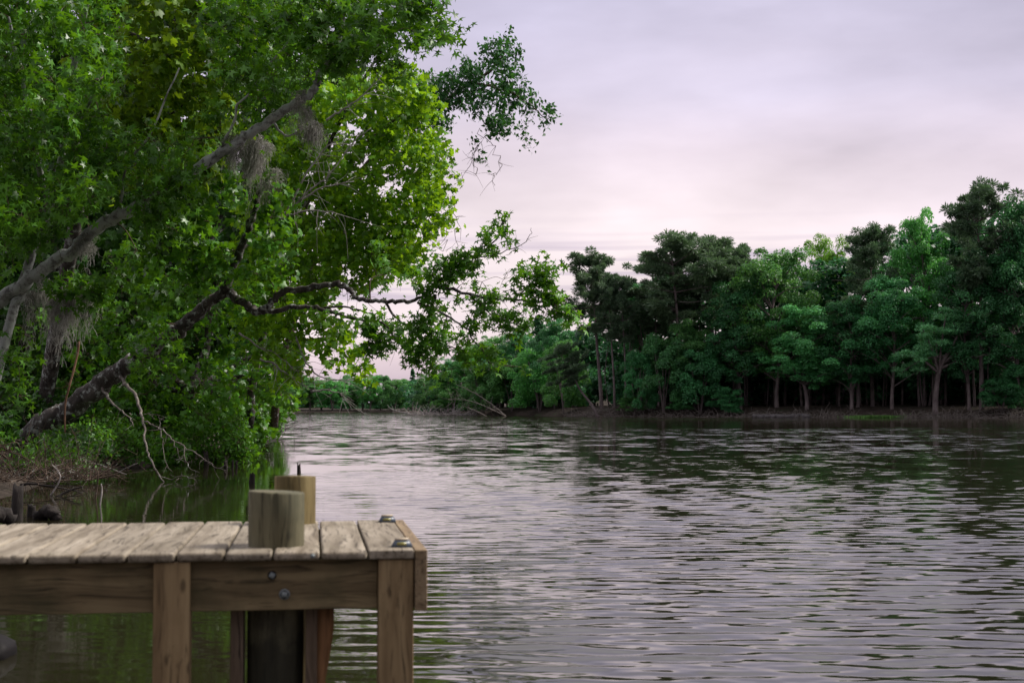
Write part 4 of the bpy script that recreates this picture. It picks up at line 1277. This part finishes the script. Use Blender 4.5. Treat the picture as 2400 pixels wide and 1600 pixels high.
# ------------------------------------------------------------------ trees of the far shores
def crown_clumps(g, centers, radii, n_each, size, rng, tmpl=CARD, flat=0.62, up=0.55):
    for c, r in zip(centers, radii):
        n = int(n_each * (0.6 + 0.8 * rng.random()))
        u = unit(rng.normal(size=(n, 3)))
        u[:, 2] = np.where(u[:, 2] < -0.35, -u[:, 2], u[:, 2])
        rad_ = rng.uniform(0.45, 1.08, n) ** 0.6
        p = c + u * rad_[:, None] * r * np.array((1, 1, flat))
        nrm = u * 0.7 + np.array((0, 0, up)) + rng.normal(0, 0.45, (n, 3))
        base = rng.random() * 0.45
        add_leaves(g, p, nrm, size * rng.uniform(0.6, 1.25, n), tmpl, rng, None, np.clip(base + rng.random(n) * 0.55, 0, 1))


def make_proto(kind, seed):
    """returns trunk and crown mesh data for one kind of tree, standing on the origin, in metres"""
    rg = np.random.default_rng(seed)
    wood, leaf = Geo(), Geo()
    if kind == 'broad':           # 20 m broadleaf, crown from 5 m up
        H, R, cb = 20, 5.6, 4.5
        tp = np.array([(0, 0, -0.6), (0, 0, 2), (rg.normal(0, .3), rg.normal(0, .3), 7), (rg.normal(0, .6), rg.normal(0, .6), 12), (rg.normal(0, .8), rg.normal(0, .8), 17)])
        tp = smooth_path(tp, 4)
        wood.tube(tp, np.linspace(0.32, 0.07, len(tp)), 8)
        cs, rs = [], []
        for k in range(40):
            h = rg.uniform(cb + 0.2, H - 3)
            a = k * 2.4 + rg.normal(0, 0.4)
            f = (h - cb) / (H - cb)
            reach = R * math.sin(math.pi * min(0.93, 0.30 + 0.62 * f)) * rg.uniform(0.65, 1.1)
            s0 = tp[np.abs(tp[:, 2] - max(h - 2.0, 3)).argmin()]
            e = np.array((math.cos(a) * reach, math.sin(a) * reach, h + rg.uniform(-0.2, 1.6)))
            mid = (s0 + e) / 2 + np.array((0, 0, 0.5)) + rg.normal(0, 0.3, 3)
            q = smooth_path(np.array([s0, mid, e]), 4)
            wood.tube(q, np.linspace(0.11, 0.03, len(q)), 5, False)
            for t, rr in ((1.0, 1.45), (0.72, 1.25), (0.45, 1.0)):
                if rg.random() < 0.9:
                    c = q[int(t * (len(q) - 1))] + rg.normal(0, 0.7, 3) + (0, 0, 0.4)
                    cs.append(c); rs.append(rr * rg.uniform(0.7, 1.15))
        for k in range(8):
            cs.append(np.array((rg.normal(0, 1.0), rg.normal(0, 1.0), H - rg.uniform(0.8, 3.5)))); rs.append(rg.uniform(0.9, 1.5))
        crown_clumps(leaf, cs, rs, 300, 0.265, rg, flat=0.9, up=0.25)
    elif kind == 'bushy':         # 10 m, foliage to the ground
        H, R = 10, 4.2
        for k in range(5):
            a = rg.uniform(0, 6.28)
            q = smooth_path(np.array([(0, 0, -0.5), (math.cos(a) * 0.7, math.sin(a) * 0.7, 3), (math.cos(a) * 1.8, math.sin(a) * 1.8, 7.2)]), 4)
            wood.tube(q, np.linspace(0.14, 0.04, len(q)), 6)
        cs, rs = [], []
        for k in range(64):
            f = rg.random() ** 0.8
            h = 0.7 + f * (H - 1.6)
            reach = R * math.sqrt(max(0.05, 1 - (abs(f - 0.36) / 0.72) ** 2)) * rg.uniform(0.55, 1.05)
            a = rg.uniform(0, 6.28)
            cs.append(np.array((math.cos(a) * reach, math.sin(a) * reach, h))); rs.append(rg.uniform(0.7, 1.35))
        crown_clumps(leaf, cs, rs, 290, 0.25, rg, flat=0.9, up=0.25)
    elif kind == 'pine':          # 24 m pine, bare trunk below, tufted open crown
        H = 24
        tp = np.array([(0, 0, -0.6), (0.1, 0, 4), (rg.normal(0, .25), 0, 10), (rg.normal(0, .4), rg.normal(0, .4), 16), (rg.normal(0, .5), rg.normal(0, .5), 22.6)])
        tp = smooth_path(tp, 5)
        wood.tube(tp, np.linspace(0.30, 0.08, len(tp)), 8)
        cs, rs = [], []
        for k in range(38):
            h = rg.uniform(12.5, 22.8)
            f = (h - 13.5) / 9.3
            a = k * 2.4 + rg.normal(0, 0.5)
            reach = (1.6 + 3.1 * math.sin(math.pi * (0.16 + 0.78 * f))) * rg.uniform(0.55, 1.15)
            s0 = tp[np.abs(tp[:, 2] - h + 0.3).argmin()]
            e = s0 + np.array((math.cos(a) * reach, math.sin(a) * reach, 0.5 + 1.1 * f + rg.normal(0, 0.4)))
            q = smooth_path(np.array([s0, (s0 + e) / 2 + rg.normal(0, 0.22, 3) - (0, 0, 0.15), e]), 4)
            wood.tube(q, np.linspace(0.085, 0.025, len(q)), 5, False)
            for t in (1.0, 0.84, 0.66, 0.48):
                if rg.random() < 0.85:
                    cs.append(q[int(t * (len(q) - 1))] + rg.normal(0, 0.38, 3) * (1, 1, 0.6) + (0, 0, 0.2)); rs.append(rg.uniform(0.55, 1.05))
        for k in range(9):
            cs.append(np.array((rg.normal(0, 0.9), rg.normal(0, 0.9), H - rg.uniform(0.3, 2.0)))); rs.append(rg.uniform(0.6, 1.0))
        for c, r in zip(cs, rs):
            n = 180
            u = unit(rg.normal(size=(n, 3)) + (0, 0, 0.25))
            p = c + u * rg.uniform(0.3, 1.0, (n, 1)) * r * np.array((1, 1, 0.72))
            nrm = np.cross(u, rg.normal(size=(n, 3)))
            add_leaves(leaf, p, nrm, rg.uniform(0.34, 0.6, n), NEEDLE, rg, u, np.clip(rg.random() * 0.4 + rg.random(n) * 0.6, 0, 1))
    elif kind == 'conifer':       # 16 m narrow dense evergreen
        H = 16
        tp = smooth_path(np.array([(0, 0, -0.6), (0.05, 0, 6), (0, 0.1, 15.6)]), 5)
        wood.tube(tp, np.linspace(0.26, 0.03, len(tp)), 7)
        cs, rs = [], []
        for k in range(90):
            f = rg.random()
            h = 2.5 + f * 13
            reach = 2.6 * (1 - f) ** 0.75 * rg.uniform(0.4, 1.1)
            a = rg.uniform(0, 6.28)
            cs.append(np.array((math.cos(a) * reach, math.sin(a) * reach, h))); rs.append(0.5 + 0.5 * (1 - f))
        crown_clumps(leaf, cs, rs, 120, 0.32, rg, flat=0.8, up=0.3)
    elif kind == 'willow':        # leaning, feathery, several nearly level limbs
        H = 9
        tp = smooth_path(np.array([(0, 0, -0.6), (0.15, 0, 1.8), (0.5, -0.3, 4), (1.5, -0.8, 5.8)]), 5)
        wood.tube(tp, np.linspace(0.34, 0.16, len(tp)), 8)
        cs, rs = [], []
        for (ex, ey, ez) in ((-4.2, -1.5, 5.0), (-2.8, -2.5, 7.4), (0.2, -2, 8.6), (3.4, -2, 8.0), (6.2, -1.5, 6.8), (7.6, -1, 5.2), (-3.4, 0.5, 3.4), (4.6, 1.5, 5.0), (1.0, 2.0, 7.0)):
            e = np.array((ex, ey, ez)) + rg.normal(0, 0.3, 3)
            s0 = tp[rg.integers(len(tp) // 2, len(tp))]
            q = smooth_path(np.array([s0, s0 * 0.6 + e * 0.4 + (0, 0, 0.5), s0 * 0.25 + e * 0.75 + (0, 0, 0.35), e]), 4)
            wood.tube(q, np.linspace(0.14, 0.04, len(q)), 6, False)
            for t in np.linspace(0.35, 1.0, 7):
                cs.append(q[int(t * (len(q) - 1))] + rg.normal(0, 0.5, 3) * (1, 1, 0.5) + (0, 0, 0.25)); rs.append(rg.uniform(0.55, 1.0))
        for c, r in zip(cs, rs):
            n = 190
            u = unit(rg.normal(size=(n, 3)) * (1, 1, 0.6) + (0, 0, 0.2))
            p = c + u * rg.uniform(0.2, 1.0, (n, 1)) ** 0.6 * r * np.array((1.25, 1.25, 0.5))
            add_leaves(leaf, p, rg.normal(0, 0.5, (n, 3)) + (0, -0.2, 0.7), rg.uniform(0.25, 0.42, n), NEEDLE, rg, u + (0, 0, 0.5), np.clip(rg.random() * 0.35 + rg.random(n) * 0.65, 0, 1))
    mw = wood.build(kind + '_trunk', M_FARBARK, None, None, True)
    ml = leaf.build(kind + '_crown', M_PINE if kind in ('pine',) else M_FAR)
    dw, dl = mw.data, ml.data
    bpy.data.objects.remove(mw); bpy.data.objects.remove(ml)
    return dw, dl


PROTO = {}
for k_, n_ in (('broad', 4), ('bushy', 4), ('pine', 4), ('conifer', 1), ('willow', 1)):
    PROTO[k_] = [make_proto(k_, 100 + 17 * i_ + len(k_)) for i_ in range(n_)]
HREF = {'broad': (20.0, 11.5), 'bushy': (10.0, 8.6), 'pine': (24.0, 8.6), 'conifer': (16.0, 5.2), 'willow': (9.2, 12.8)}
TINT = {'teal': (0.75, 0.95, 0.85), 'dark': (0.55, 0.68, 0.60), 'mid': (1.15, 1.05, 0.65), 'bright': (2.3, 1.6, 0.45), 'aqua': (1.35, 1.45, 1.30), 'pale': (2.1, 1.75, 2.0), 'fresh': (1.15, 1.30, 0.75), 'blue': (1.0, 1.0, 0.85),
        'olive': (1.15, 1.0, 0.72), 'pine': (1.0, 1.0, 1.0), 'pinedark': (0.9, 0.95, 0.95), 'grey': (1.25, 1.2, 1.15)}
trng = np.random.default_rng(77)
NAMES = {'broad': 'broadleaf_tree', 'bushy': 'low_leafy_tree', 'pine': 'pine_tree', 'conifer': 'conifer_tree', 'willow': 'willow_tree'}


LEAN = {'tall lone': (rad(-5), 0), 'thin pine': (rad(-2), 0)}


def far_tree(kind, var, px, y, top, wpx, tint, label, group='trees on the far shore', lean=(0, 0), rz=None):
    xy = G(px, y)
    if 'beyond the bend' in group:                              # keep to the bank
        while lake_sd(np.array(G(px, y)[0]), np.array(y)) < 0.4:
            px -= 4
        xy = G(px, y)
    if label.find('leans steeply') < 0 and 150 < y < 270:      # stand clear of the water
        while lake_sd(np.array(G(px, y)[0]), np.array(y)) < (1.0 if kind in ('bushy', 'willow') else 3.0):
            y += 0.5
        xy = G(px, y)
    base = np.array((xy[0], y, float(ground_h(xy[0], y))))
    base[2] = max(base[2], 0.05)
    h = P(px, top, y)[2] - base[2]
    H0, W0 = HREF[kind]
    wd = wpx / FPX * y
    t = thing(NAMES[kind], label, 'tree', base, trng.uniform(0, 6.28) if rz is None else rz, group)
    for k_, v_ in LEAN.items():
        if label.startswith(k_):
            lean = v_
    t.scale = (wd / W0, wd / W0, h / H0)
    if lean != (0, 0):
        t.rotation_euler = (lean[1], lean[0], 0)
    dw, dl = PROTO[kind][var % len(PROTO[kind])]
    for nm, d in (('trunk', dw), ('crown', dl)):
        o = bpy.data.objects.new(nm, d)
        COL.objects.link(o)
        o.parent = t
        c = TINT[tint]
        j = trng.uniform(0.95, 1.25)
        o.color = (c[0] * j, c[1] * j, c[2] * j, 1)
    return t


GP = 'trees of the right far shore'
FT = [
    # kind, var, base px, distance, top px, crown width px, tint, label
    ('pine', 0, 1410, 193.5, 598, 150, 'pine', 'tall lone pine with a long bare trunk, at the open end of the woods'),
    ('pine', 1, 1440, 193, 635, 95, 'pinedark', 'thin pine with a grey trunk just right of the tall lone pine'),
    ('pine', 2, 1466, 194, 648, 90, 'pinedark', 'slender pine in the gap between the lone pine and the great pine pair'),
    ('broad', 0, 1495, 207, 655, 120, 'teal', 'narrow leafy tree left of the great pine pair'),
    ('pine', 3, 1588, 194, 552, 190, 'pine', 'left one of the great pine pair that tops the far woods'),
    ('pine', 1, 1672, 196, 546, 200, 'pine', 'right one of the great pine pair that tops the far woods'),
    ('pine', 2, 1545, 200, 610, 150, 'pine', 'lower pine leaning on the left flank of the great pine pair'),
    ('broad', 1, 1820, 190, 572, 215, 'mid', 'wide rounded tree with pale forked limbs right of the great pine pair'),
    ('broad', 2, 1945, 205, 556, 130, 'bright', 'yellow green treetop above the wide rounded tree'),
    ('pine', 0, 2045, 189, 538, 150, 'pinedark', 'dark pine right of the yellow green treetop'),
    ('broad', 3, 2165, 186, 484, 150, 'fresh', 'tall fresh green tree with a ragged top beside the tallest pine'),
    ('pine', 3, 2300, 176, 434, 190, 'pinedark', 'tallest pine of all, rising near the right edge'),
    ('broad', 0, 2400, 176, 452, 190, 'dark', 'dark leafy tree cut by the right edge, nearly as high as the tallest pine'),
    ('broad', 1, 1890, 171, 712, 205, 'aqua', 'bright bluish green tree with a pale trunk standing right at the far bank'),
    ('bushy', 0, 1555, 187, 775, 120, 'blue', 'blue green low tree on the bank below the great pine pair'),
    ('broad', 2, 1735, 182, 660, 165, 'dark', 'dark tree with a bare pale trunk left of the bright bluish green tree'),
    ('broad', 3, 1995, 176, 690, 170, 'dark', 'dark leafy tree right of the bright bluish green tree'),
    ('broad', 0, 2090, 173, 640, 190, 'teal', 'broad teal tree with leaning stems over the grassy landing'),
    ('willow', 0, 2190, 163, 728, 285, 'pale', 'pale feathery leaning tree with level limbs near the right edge'),
    ('broad', 1, 2385, 166, 600, 190, 'dark', 'very dark tree filling the lower right corner of the woods'),
    ('broad', 2, 2270, 172, 600, 180, 'dark', 'dark tree directly behind the pale feathery tree'),
    ('bushy', 1, 1640, 186, 800, 130, 'teal', 'low teal tree left of the dark tree with the bare pale trunk'),
    ('bushy', 2, 1500, 193, 820, 90, 'teal', 'small dim tree between the grey pine trunks and the blue green tree'),
    ('bushy', 0, 1700, 186, 900, 80, 'teal', 'rounded low bush just left of the foot of the bare pale trunk'),
    ('bushy', 1, 2345, 171, 880, 110, 'dark', 'dark low tree reaching the ground right of the pale feathery tree'),
    ('bushy', 2, 2405, 169, 850, 120, 'dark', 'dark low tree at the waterline, cut by the right edge'),
    ('broad', 3, 1610, 192, 745, 130, 'olive', 'olive leafy tree in front of the trunks of the great pine pair'),
    ('pine', 2, 2010, 186, 700, 120, 'grey', 'grey green pine between the bright bluish green tree and the grassy landing'),
    # promontory on the left of the far woods
    ('bushy', 3, 1322, 201, 795, 105, 'mid', 'green bush like tree left of the lone pine trunk'),
    ('bushy', 0, 1265, 205, 800, 130, 'fresh', 'tall bushy tree at the water, at the foot of the long leaning trunk'),
    ('conifer', 0, 1262, 214, 738, 90, 'dark', 'dark pointed evergreen behind the tip of the long crooked limb'),
    ('broad', 3, 1300, 216, 742, 110, 'teal', 'leafy tree right of the dark pointed evergreen'),
    ('broad', 2, 1212, 224, 765, 115, 'teal', 'leafy tree left of the dark pointed evergreen'),
    ('bushy', 1, 1200, 219, 835, 120, 'mid', 'mid green bushy tree above the fallen trees in the lake'),
    ('broad', 1, 1152, 236, 782, 105, 'mid', 'tree under the drooping twigs, its round top above the fallen trees'),
    ('bushy', 2, 1135, 233, 850, 115, 'olive', 'olive bushy tree behind the fallen trees in the lake'),
    ('broad', 0, 1098, 246, 806, 100, 'fresh', 'lighter tree where the promontory starts to rise'),
    ('bushy', 3, 1060, 248, 866, 110, 'mid', 'yellowish bushy tree at the low tip of the promontory'),
    ('broad', 3, 1050, 256, 838, 85, 'teal', 'modest tree left of the lighter tree on the promontory'),
    ('bushy', 0, 1010, 262, 872, 85, 'olive', 'last pale bushy tree on the promontory, next to the open bay'),
    ('bushy', 2, 1480, 194, 930, 70, 'mid', 'low bush right of the feet of the grey pine trunks'),
    ('bushy', 3, 1600, 185, 915, 70, 'blue', 'low bush on the brown bank left of the bare pale trunk'),
]
FT.append(('pine', 0, 1722, 199, 578, 150, 'pine', 'lower pine on the right flank of the great pine pair'))
for a_ in FT:
    far_tree(*a_, group=GP, rz=0.0 if a_[0] == 'willow' else None)
far_tree('pine', 2, 1400, 192, 790, 110, 'pinedark', 'pine whose long trunk leans steeply', GP, lean=(rad(-29), 0), rz=0)

# treeline of the left far shore
for k, (px, y, top, wp, tn, lb) in enumerate(((700, 150, 893, 70, 'mid', 'low green tree at the water beyond the bend, left of the distant tree line'), (760, 190, 900, 60, 'olive', 'low olive tree on the far left bank just before the distant tree line'))):
    far_tree('bushy', k + 1, px - 60, y, top, wp, tn, lb, 'trees beyond the bend of the left bank')
lab = 'small leafy tree in the hazy line along the distant end of the lake'
for k, px in enumerate(range(655, 990, 24)):
    far_tree('bushy' if k % 3 else 'broad', k, px + trng.uniform(-6, 6), 368 + trng.uniform(0, 14), 880 + trng.uniform(-12, 14), trng.uniform(56, 80), ('mid', 'fresh', 'blue', 'olive')[k % 4], lab, 'trees of the distant lake end')
far_tree('conifer', 0, 967, 366, 862, 30, 'dark', 'small pointed dark conifer standing out of the distant line of trees', 'trees of the distant lake end')
# trees further along the left bank
for k, (px, y, top, wp, tn, lb) in enumerate(((640, 62, 850, 150, 'mid', 'leafy tree beyond the bend of the left bank, nearest of three'), (690, 95, 872, 120, 'blue', 'bluish tree beyond the bend of the left bank, middle of three'),
                                             (720, 130, 885, 100, 'teal', 'farthest tree of three beyond the bend of the left bank'))):
    far_tree('bushy', k, px - 30, y, top, wp, tn, lb, 'trees beyond the bend of the left bank')

# deep wood behind the front rows: one mass
wleaf, wwood = Geo(), Geo()
wr = np.random.default_rng(9)
def wood_row(n, px0, px1, y0, y1, toplo, tophi, prof):
    for k in range(n):
        px = wr.uniform(px0, px1); f = (px - px0) / (px1 - px0)
        y = y0 + (y1 - y0) * f + wr.uniform(12, 46)
        top = np.interp(px, *prof) + wr.uniform(10, 60)
        x = G(px, y)[0]
        zb = float(ground_h(x, y))
        zt = P(px, top, y)[2]
        cs = np.stack([x + wr.normal(0, 2.2, 26), y + wr.normal(0, 2.0, 26), zb + (zt - zb) * wr.uniform(0.12, 0.97, 26)], 1)
        crown_clumps(wleaf, cs, wr.uniform(1.2, 2.2, 26), 70, 0.62, wr)
        wwood.tube(np.array([(x, y, zb - 0.5), (x + wr.normal(0, .4), y, zb + (zt - zb) * 0.8)]), (0.22, 0.08), 6)
wood_row(70, 1400, 2600, 192, 168, 0, 0, ([1400, 1480, 1560, 1640, 1720, 1800, 1900, 2000, 2100, 2200, 2300, 2600], [700, 660, 610, 590, 600, 600, 590, 570, 520, 510, 470, 460]))
wood_row(34, 1000, 1400, 262, 205, 0, 0, ([1000, 1100, 1200, 1300, 1400], [885, 825, 790, 765, 760]))
wood_row(26, 560, 1010, 385, 380, 0, 0, ([560, 1010], [895, 895]))
def understory(n, px0, px1, ys, h, prof=None):
    for k in range(n):
        px = wr.uniform(px0, px1)
        y = np.interp(px, *ys) + wr.uniform(14, 40)
        x = G(px, y)[0]
        zb = float(ground_h(x, y))
        cs = np.stack([x + wr.normal(0, 1.8, 8), y + wr.normal(0, 1.5, 8), zb + wr.uniform(0.3, h, 8)], 1)
        crown_clumps(wleaf, cs, wr.uniform(1.0, 1.9, 8), 46, 0.62, wr, flat=0.9)
understory(230, 1380, 2600, ([1390, 2000, 2400, 2600], [197, 182, 171, 165]), 7.5)
understory(60, 980, 1400, ([980, 1200, 1400], [258, 228, 197]), 5)
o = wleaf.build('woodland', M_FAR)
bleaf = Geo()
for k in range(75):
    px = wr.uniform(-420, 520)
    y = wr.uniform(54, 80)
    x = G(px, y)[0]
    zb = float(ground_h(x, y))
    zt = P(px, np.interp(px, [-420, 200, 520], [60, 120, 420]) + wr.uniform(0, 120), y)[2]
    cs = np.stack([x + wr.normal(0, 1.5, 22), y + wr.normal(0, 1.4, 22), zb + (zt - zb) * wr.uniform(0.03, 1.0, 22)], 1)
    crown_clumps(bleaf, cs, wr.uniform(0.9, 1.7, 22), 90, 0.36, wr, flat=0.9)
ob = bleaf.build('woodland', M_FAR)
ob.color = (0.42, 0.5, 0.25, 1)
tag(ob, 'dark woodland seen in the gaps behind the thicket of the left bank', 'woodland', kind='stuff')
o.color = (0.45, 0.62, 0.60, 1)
tag(o, 'dense dark woodland behind the shore trees', 'woodland', kind='stuff')
for k in range(60):
    px = wr.uniform(1420, 2420)
    y = np.interp(px, [1400, 2000, 2400], [200, 186, 174]) + wr.uniform(2, 14)
    x = G(px, y)[0]; zb = float(ground_h(x, y))
    q = np.array([(x, y, zb - 0.4), (x + wr.normal(0, .3), y, zb + 5), (x + wr.normal(0, .6), y, zb + 12)])
    wwood.tube(smooth_path(q, 3), np.linspace(wr.uniform(0.08, 0.2), 0.06, 7), 6)
tag(wwood.build('woodland_stems', M_FARBARK, None, None, True), 'thin tree stems crowded in the dark inside the woodland', 'woodland', kind='stuff')

# bank brush, roots and stones along the far right shore
g = Geo()
for k in range(1500):
    px = wr.uniform(1330, 2500)
    y0 = float(np.interp(px, [1330, 1390, 1700, 2000, 2400, 2500], [200, 195.5, 186, 178, 170, 166]))
    y = y0 + wr.uniform(-0.6, 3.2)
    if 2010 < px < 2090 and wr.random() < 0.85:
        continue
    x = G(px, y)[0]
    zb = max(0.0, float(ground_h(x, y)))
    d = unit(wr.normal(0, 1, 3) * (1, 0.6, 0.5) + (0, 0, 0.4))
    l = wr.uniform(0.5, 1.8)
    a = np.array((x, y, zb))
    q = smooth_path(np.array([a, a + d * l * 0.5 + wr.normal(0, 0.12, 3), a + d * l + wr.normal(0, 0.25, 3) - (0, 0, 0.3)]), 3)
    g.tube(q, np.linspace(0.035, 0.012, len(q)), 4, False)
tag(g.build('bank_brush', M_GREYTWIG, None, None, True), 'tangle of brown brush and roots along the far right bank', 'brush', kind='stuff')
g = Geo()
for k in range(80):
    px = 1768 + abs(wr.normal(0, 50)) if k < 80 else wr.uniform(1500, 2400)
    y = float(np.interp(px, [1390, 1700, 2000, 2400], [195.5, 185.5, 177.5, 169.5])) + wr.uniform(-0.5, 2.2)
    x = G(px, y)[0]
    s = wr.uniform(0.12, 0.42)
    v = np.array([(a, b, c) for a in (-1, 1) for b in (-1, 1) for c in (-1, 1)], float) * s * (1, 0.8, 0.6) + wr.normal(0, 0.18 * s, (8, 3))
    v += (x, y, max(0.05, float(ground_h(x, y))) + s * 0.2)
    g.add(v, [(0, 1, 3, 2), (4, 6, 7, 5), (0, 4, 5, 1), (2, 3, 7, 6), (0, 2, 6, 4), (1, 5, 7, 3)])
tag(g.build('bank_stones', M_RIPRAP), 'pale broken stones strewn on the far right bank', 'stones', kind='stuff')
g = Geo()
n = 5000
px = wr.normal(2052, 24, n); yy = 176.5 + wr.uniform(-1.0, 2.6, n)
xx = (px - 1200) / FPX * yy
c = np.stack([xx, yy, np.maximum(0.03, ground_h(xx, yy)) + 0.08], 1)
add_leaves(g, c, wr.normal(0, 0.5, (n, 3)) + (0, -0.6, 0.5), wr.uniform(0.25, 0.5, n), NEEDLE, wr, np.tile((0, 0, 1.0), (n, 1)) + wr.normal(0, 0.3, (n, 3)))
tag(g.build('grass', M_GRASS), 'patch of green grass on the landing of the far bank', 'grass', kind='stuff')

# dead trees fallen into the lake off the promontory
log('fallen_tree', 'long grey dead trunk slanting up to the left out of the lake off the promontory', 'fallen tree', [G(1187, 214, -0.1), P(1150, 945, 216), P(1110, 920, 218), P(1068, 900, 220)], 0.08, 0.03, M_GREYTWIG, 41, 14, 2.2)
log('fallen_tree', 'fallen tree with many arching bare boughs, lying lowest in the lake off the promontory', 'fallen tree', [G(1185, 212, 0.0), P(1120, 945, 213), P(1075, 935, 214), P(1055, 936, 215)], 0.07, 0.03, M_GREYTWIG, 42, 26, 2.6)
log('fallen_tree', 'pale driftwood trunk pointing left into the bay from the tip of the promontory', 'fallen tree', [G(985, 236, 0.1), P(945, 966, 240), P(925, 961, 241), P(910, 953, 241)], 0.13, 0.05, M_DEAD, 43, 5, 1.2)
brush('driftwood_heap', 'long heap of grey driftwood along the water in front of the promontory', 'driftwood', G(1035, 233, 0.05), 13, 2.0, 130, 44, M_DEAD, 0.05, 0.35)
log('fallen_tree', 'short broken dead trunk in the shallows below the promontory trees', 'fallen tree', [G(1140, 213, -0.05), P(1110, 960, 214), P(1088, 952, 214)], 0.09, 0.04, M_GREYTWIG, 45, 8, 1.0)
